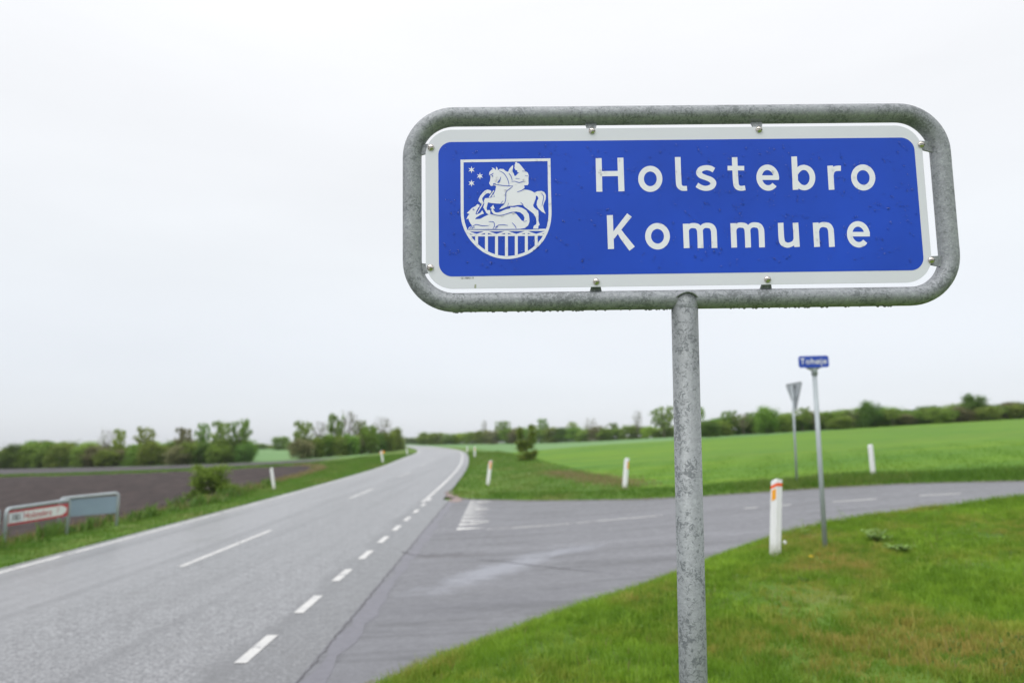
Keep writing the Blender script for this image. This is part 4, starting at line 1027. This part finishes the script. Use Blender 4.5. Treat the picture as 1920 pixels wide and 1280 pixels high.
PRO={k:[proto(k,100+i*7+j) for j in range(n)] for i,(k,n) in enumerate((('bush',5),('airy',4),('bare',3),('thin',1),('shrub',1)))}
rt_=random.Random(5); used={}
W0=dict(bush=4.9,airy=5.4,bare=4.9,thin=3.0,shrub=4.6)
def tree(kind,px,dist,wpx,top,col,label,group=None,name=None,cat='tree',jitd=2.5):
    dist=dist+rt_.uniform(-jitd,jitd)
    x,y,z=ground_at(px,dist); d=ray(px,top); k=dist/d[1]; zt=H+d[2]*k; h=max(.8,zt-z); wd=wpx*dist/F
    nm=name or {'bush':'hedge_tree','airy':'tall_tree','bare':'bare_tree','thin':'sapling_clump','shrub':'bush'}[kind]
    o=empty(nm,(x,y,z),rt_.uniform(0,6.28)); o.scale=(wd/W0[kind],wd/W0[kind],h/6.1)
    tag(o,label,cat,group)
    lm,tm=rt_.choice(PRO[kind])
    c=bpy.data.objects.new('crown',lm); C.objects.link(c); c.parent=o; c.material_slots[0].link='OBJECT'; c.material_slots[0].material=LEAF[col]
    t=bpy.data.objects.new('trunk',tm); C.objects.link(t); t.parent=o
    return o
ORD=['first','second','third','fourth','fifth','sixth','seventh','eighth','ninth','tenth','eleventh','twelfth','thirteenth','fourteenth','fifteenth','sixteenth','seventeenth','eighteenth','nineteenth','twentieth','twenty-first','twenty-second','twenty-third','twenty-fourth','twenty-fifth','twenty-sixth','twenty-seventh','twenty-eighth','twenty-ninth','thirtieth']
CN=dict(fresh='bright yellow-green',mid='mid green',dark='dark green',olive='olive green',brown='brownish budding',haze='very distant')
def row(items,where,grp,dist):
    for i,it in enumerate(items):
        kind,px,w,top,col=it[:5]; dd=dist(px) if callable(dist) else dist
        kd={'bush':'dense low tree','airy':'tall airy tree','bare':'almost leafless tree'}[kind]
        tree(kind,px,dd+(it[5] if len(it)>5 else 0),w,top,col,'%s %s, %s from left in %s'%(CN[col],kd,ORD[i],where),grp)
r6=random.Random(9); L1b=[]
L1=[('bush',-14,50,846,'brown'),('bush',8,40,842,'olive'),('bush',30,48,834,'dark'),('bush',52,40,834,'mid'),('bush',74,46,829,'olive'),('airy',98,46,826,'mid',2),('bush',92,44,834,'dark'),('bush',114,46,832,'olive'),
 ('bush',136,46,838,'mid'),('bush',158,44,836,'olive'),('bush',180,46,838,'brown'),('bare',200,34,808,'brown',2),('bush',203,44,842,'olive'),('airy',222,26,804,'fresh',1),('bush',228,44,842,'brown'),('bush',258,42,834,'mid'),('airy',272,40,800,'fresh',1),
 ('bush',283,44,828,'olive'),('bush',306,40,836,'olive'),('airy',342,34,801,'brown',2),('bush',332,46,836,'brown'),('bush',356,46,830,'olive'),('airy',379,30,793,'mid',1),('bush',384,44,830,'dark'),('airy',412,40,789,'olive',1),('bush',412,46,833,'mid'),('bush',438,46,832,'dark'),('airy',449,46,786,'mid',1),('bush',460,36,830,'dark')]
for px in range(60,472,19):
    L1b.append(('bush',px+r6.uniform(-4,4),40,float(np.interp(px,[60,130,240,320,470],[826,829,834,828,824]))+r6.uniform(-4,4),r6.choice(['fresh','mid','olive','mid','brown','olive']),4))
row(L1b,'second row behind ploughed field','back trees of the left tree line',lambda px: float(np.interp(px,[0,460],[121,107])))
row(L1,'line behind ploughed field','trees of the left tree line',lambda px: float(np.interp(px,[0,460],[119,104])))
L2=[('bush',487,32,831,'mid',120),('bush',506,30,834,'fresh',130),('bush',527,34,818,'mid',90),('bush',548,26,828,'mid',80)]
row(L2,'gap between left tree groups','distant trees in the gap',160)
L3=[('airy',566,44,789,'olive',1),('bush',566,44,822,'brown'),('bush',590,40,820,'olive'),('bare',598,34,792,'brown',2),('bush',612,38,814,'mid'),('airy',629,40,776,'mid',1),('bush',634,38,818,'olive'),('bare',653,46,773,'brown',2),('bush',656,40,815,'mid'),('airy',675,30,788,'olive',2),('bush',678,38,815,'brown'),('bush',692,34,796,'mid',-1),('bush',706,34,812,'dark'),('bare',716,40,784,'brown',1),('bush',725,34,810,'olive'),('bush',741,30,803,'olive'),('bush',750,18,824,'olive')]
row(L3,'clump by road bend','trees of the roadside clump',lambda px: float(np.interp(px,[560,720,750],[106,122,138])))
far=[]
r6=random.Random(9)
for px in list(range(765,800,11)): far.append(('bush',px,20,r6.uniform(818,823),'haze',120))
cols=['olive','mid','mid','dark','olive','fresh','brown']
for px in range(802,1320,21): far.append(('bush',px+r6.uniform(-4,4),34,(811 if px<900 else 806-(px-900)*.022)+r6.uniform(-3,3),r6.choice(cols)))
far.sort(key=lambda t:t[1])
row(far,'far low line right of road','trees of the far tree line',lambda px: float(np.interp(px,[765,1320],[250,160])))
L5=[('bare',908,14,789,'brown'),('airy',942,36,789,'mid'),('airy',1018,24,784,'mid'),('airy',1074,24,789,'fresh'),('bare',1108,26,785,'brown'),('airy',1150,26,791,'mid'),('bare',1197,20,771,'brown'),('airy',1246,52,762,'olive'),('airy',1312,30,762,'mid')]
row(L5,'talls above far low line','taller trees of the far tree line',lambda px: float(np.interp(px,[900,1320],[236,156])))
L6=[]
tops=[(1330,788),(1352,790),(1372,770),(1395,776),(1418,772),(1440,762),(1466,778),(1490,782),(1508,762),(1530,770),(1556,774),(1580,780),(1604,768),(1634,752),(1655,772),(1678,766),(1702,776),(1722,770),(1746,764),(1768,762),(1792,768),(1812,764),(1834,740),(1858,762),(1880,758),(1902,754),(1924,756)]
kk=['bush','bush','airy','bare','airy','bush','bush','bush','airy','bare','bush','bush','bare','bush','bush','airy','bush','bush','airy','bush','airy','bush','bush','bush','airy','bush','bush']
cc=['dark','olive','mid','brown','mid','mid','olive','dark','olive','brown','mid','olive','brown','dark','mid','olive','brown','mid','olive','olive','mid','brown','dark','olive','olive','brown','olive']
for (px,tp),k_,c_ in zip(tops,kk,cc):
    L6.append((k_,px,44 if k_=='bush' else 40,tp,c_))
row(L6,'line behind green field','trees of the right tree line',lambda px: 101)
L7=[]
for px in range(1322,1930,27): L7.append(('bush',px+r6.uniform(-5,5),50,float(np.interp(px,[1320,1920],[785,754]))+r6.uniform(-5,5),r6.choice(['olive','mid','dark','brown','olive']),2))
row(L7,'undergrowth behind green field','undergrowth of the right tree line',lambda px: 104)
tree('thin',987,58.5,52,795,'olive','slender dark green sapling clump alone on the bank between road and green field',None,'sapling_clump',jitd=0)
# round bush behind the left verge
x_,y_,z_=ground_at(398,29.5)
tree('shrub',398,29.5,86,870,'mid','bushy olive-green shrub at the edge of the ploughed field',None,'bush','bush',jitd=0)

# ------------------------------------------------------------------ air
mh=bpy.data.materials.new('damp_air'); mh.use_nodes=True; nt=mh.node_tree; nt.nodes.remove(nt.nodes['Principled BSDF'])
pv=nt.nodes.new('ShaderNodeVolumePrincipled'); pv.inputs['Density'].default_value=.0002; pv.inputs['Color'].default_value=(.91,.93,.95,1); nt.links.new(pv.outputs[0],nt.nodes['Material Output'].inputs['Volume'])
hz=MB(); zmin=float(Z.min())-1.0
hz.box((0,1200,(zmin+20)/2),(6100,3700,20-zmin)); tag(hz.build('haze',mh),kind='stuff')
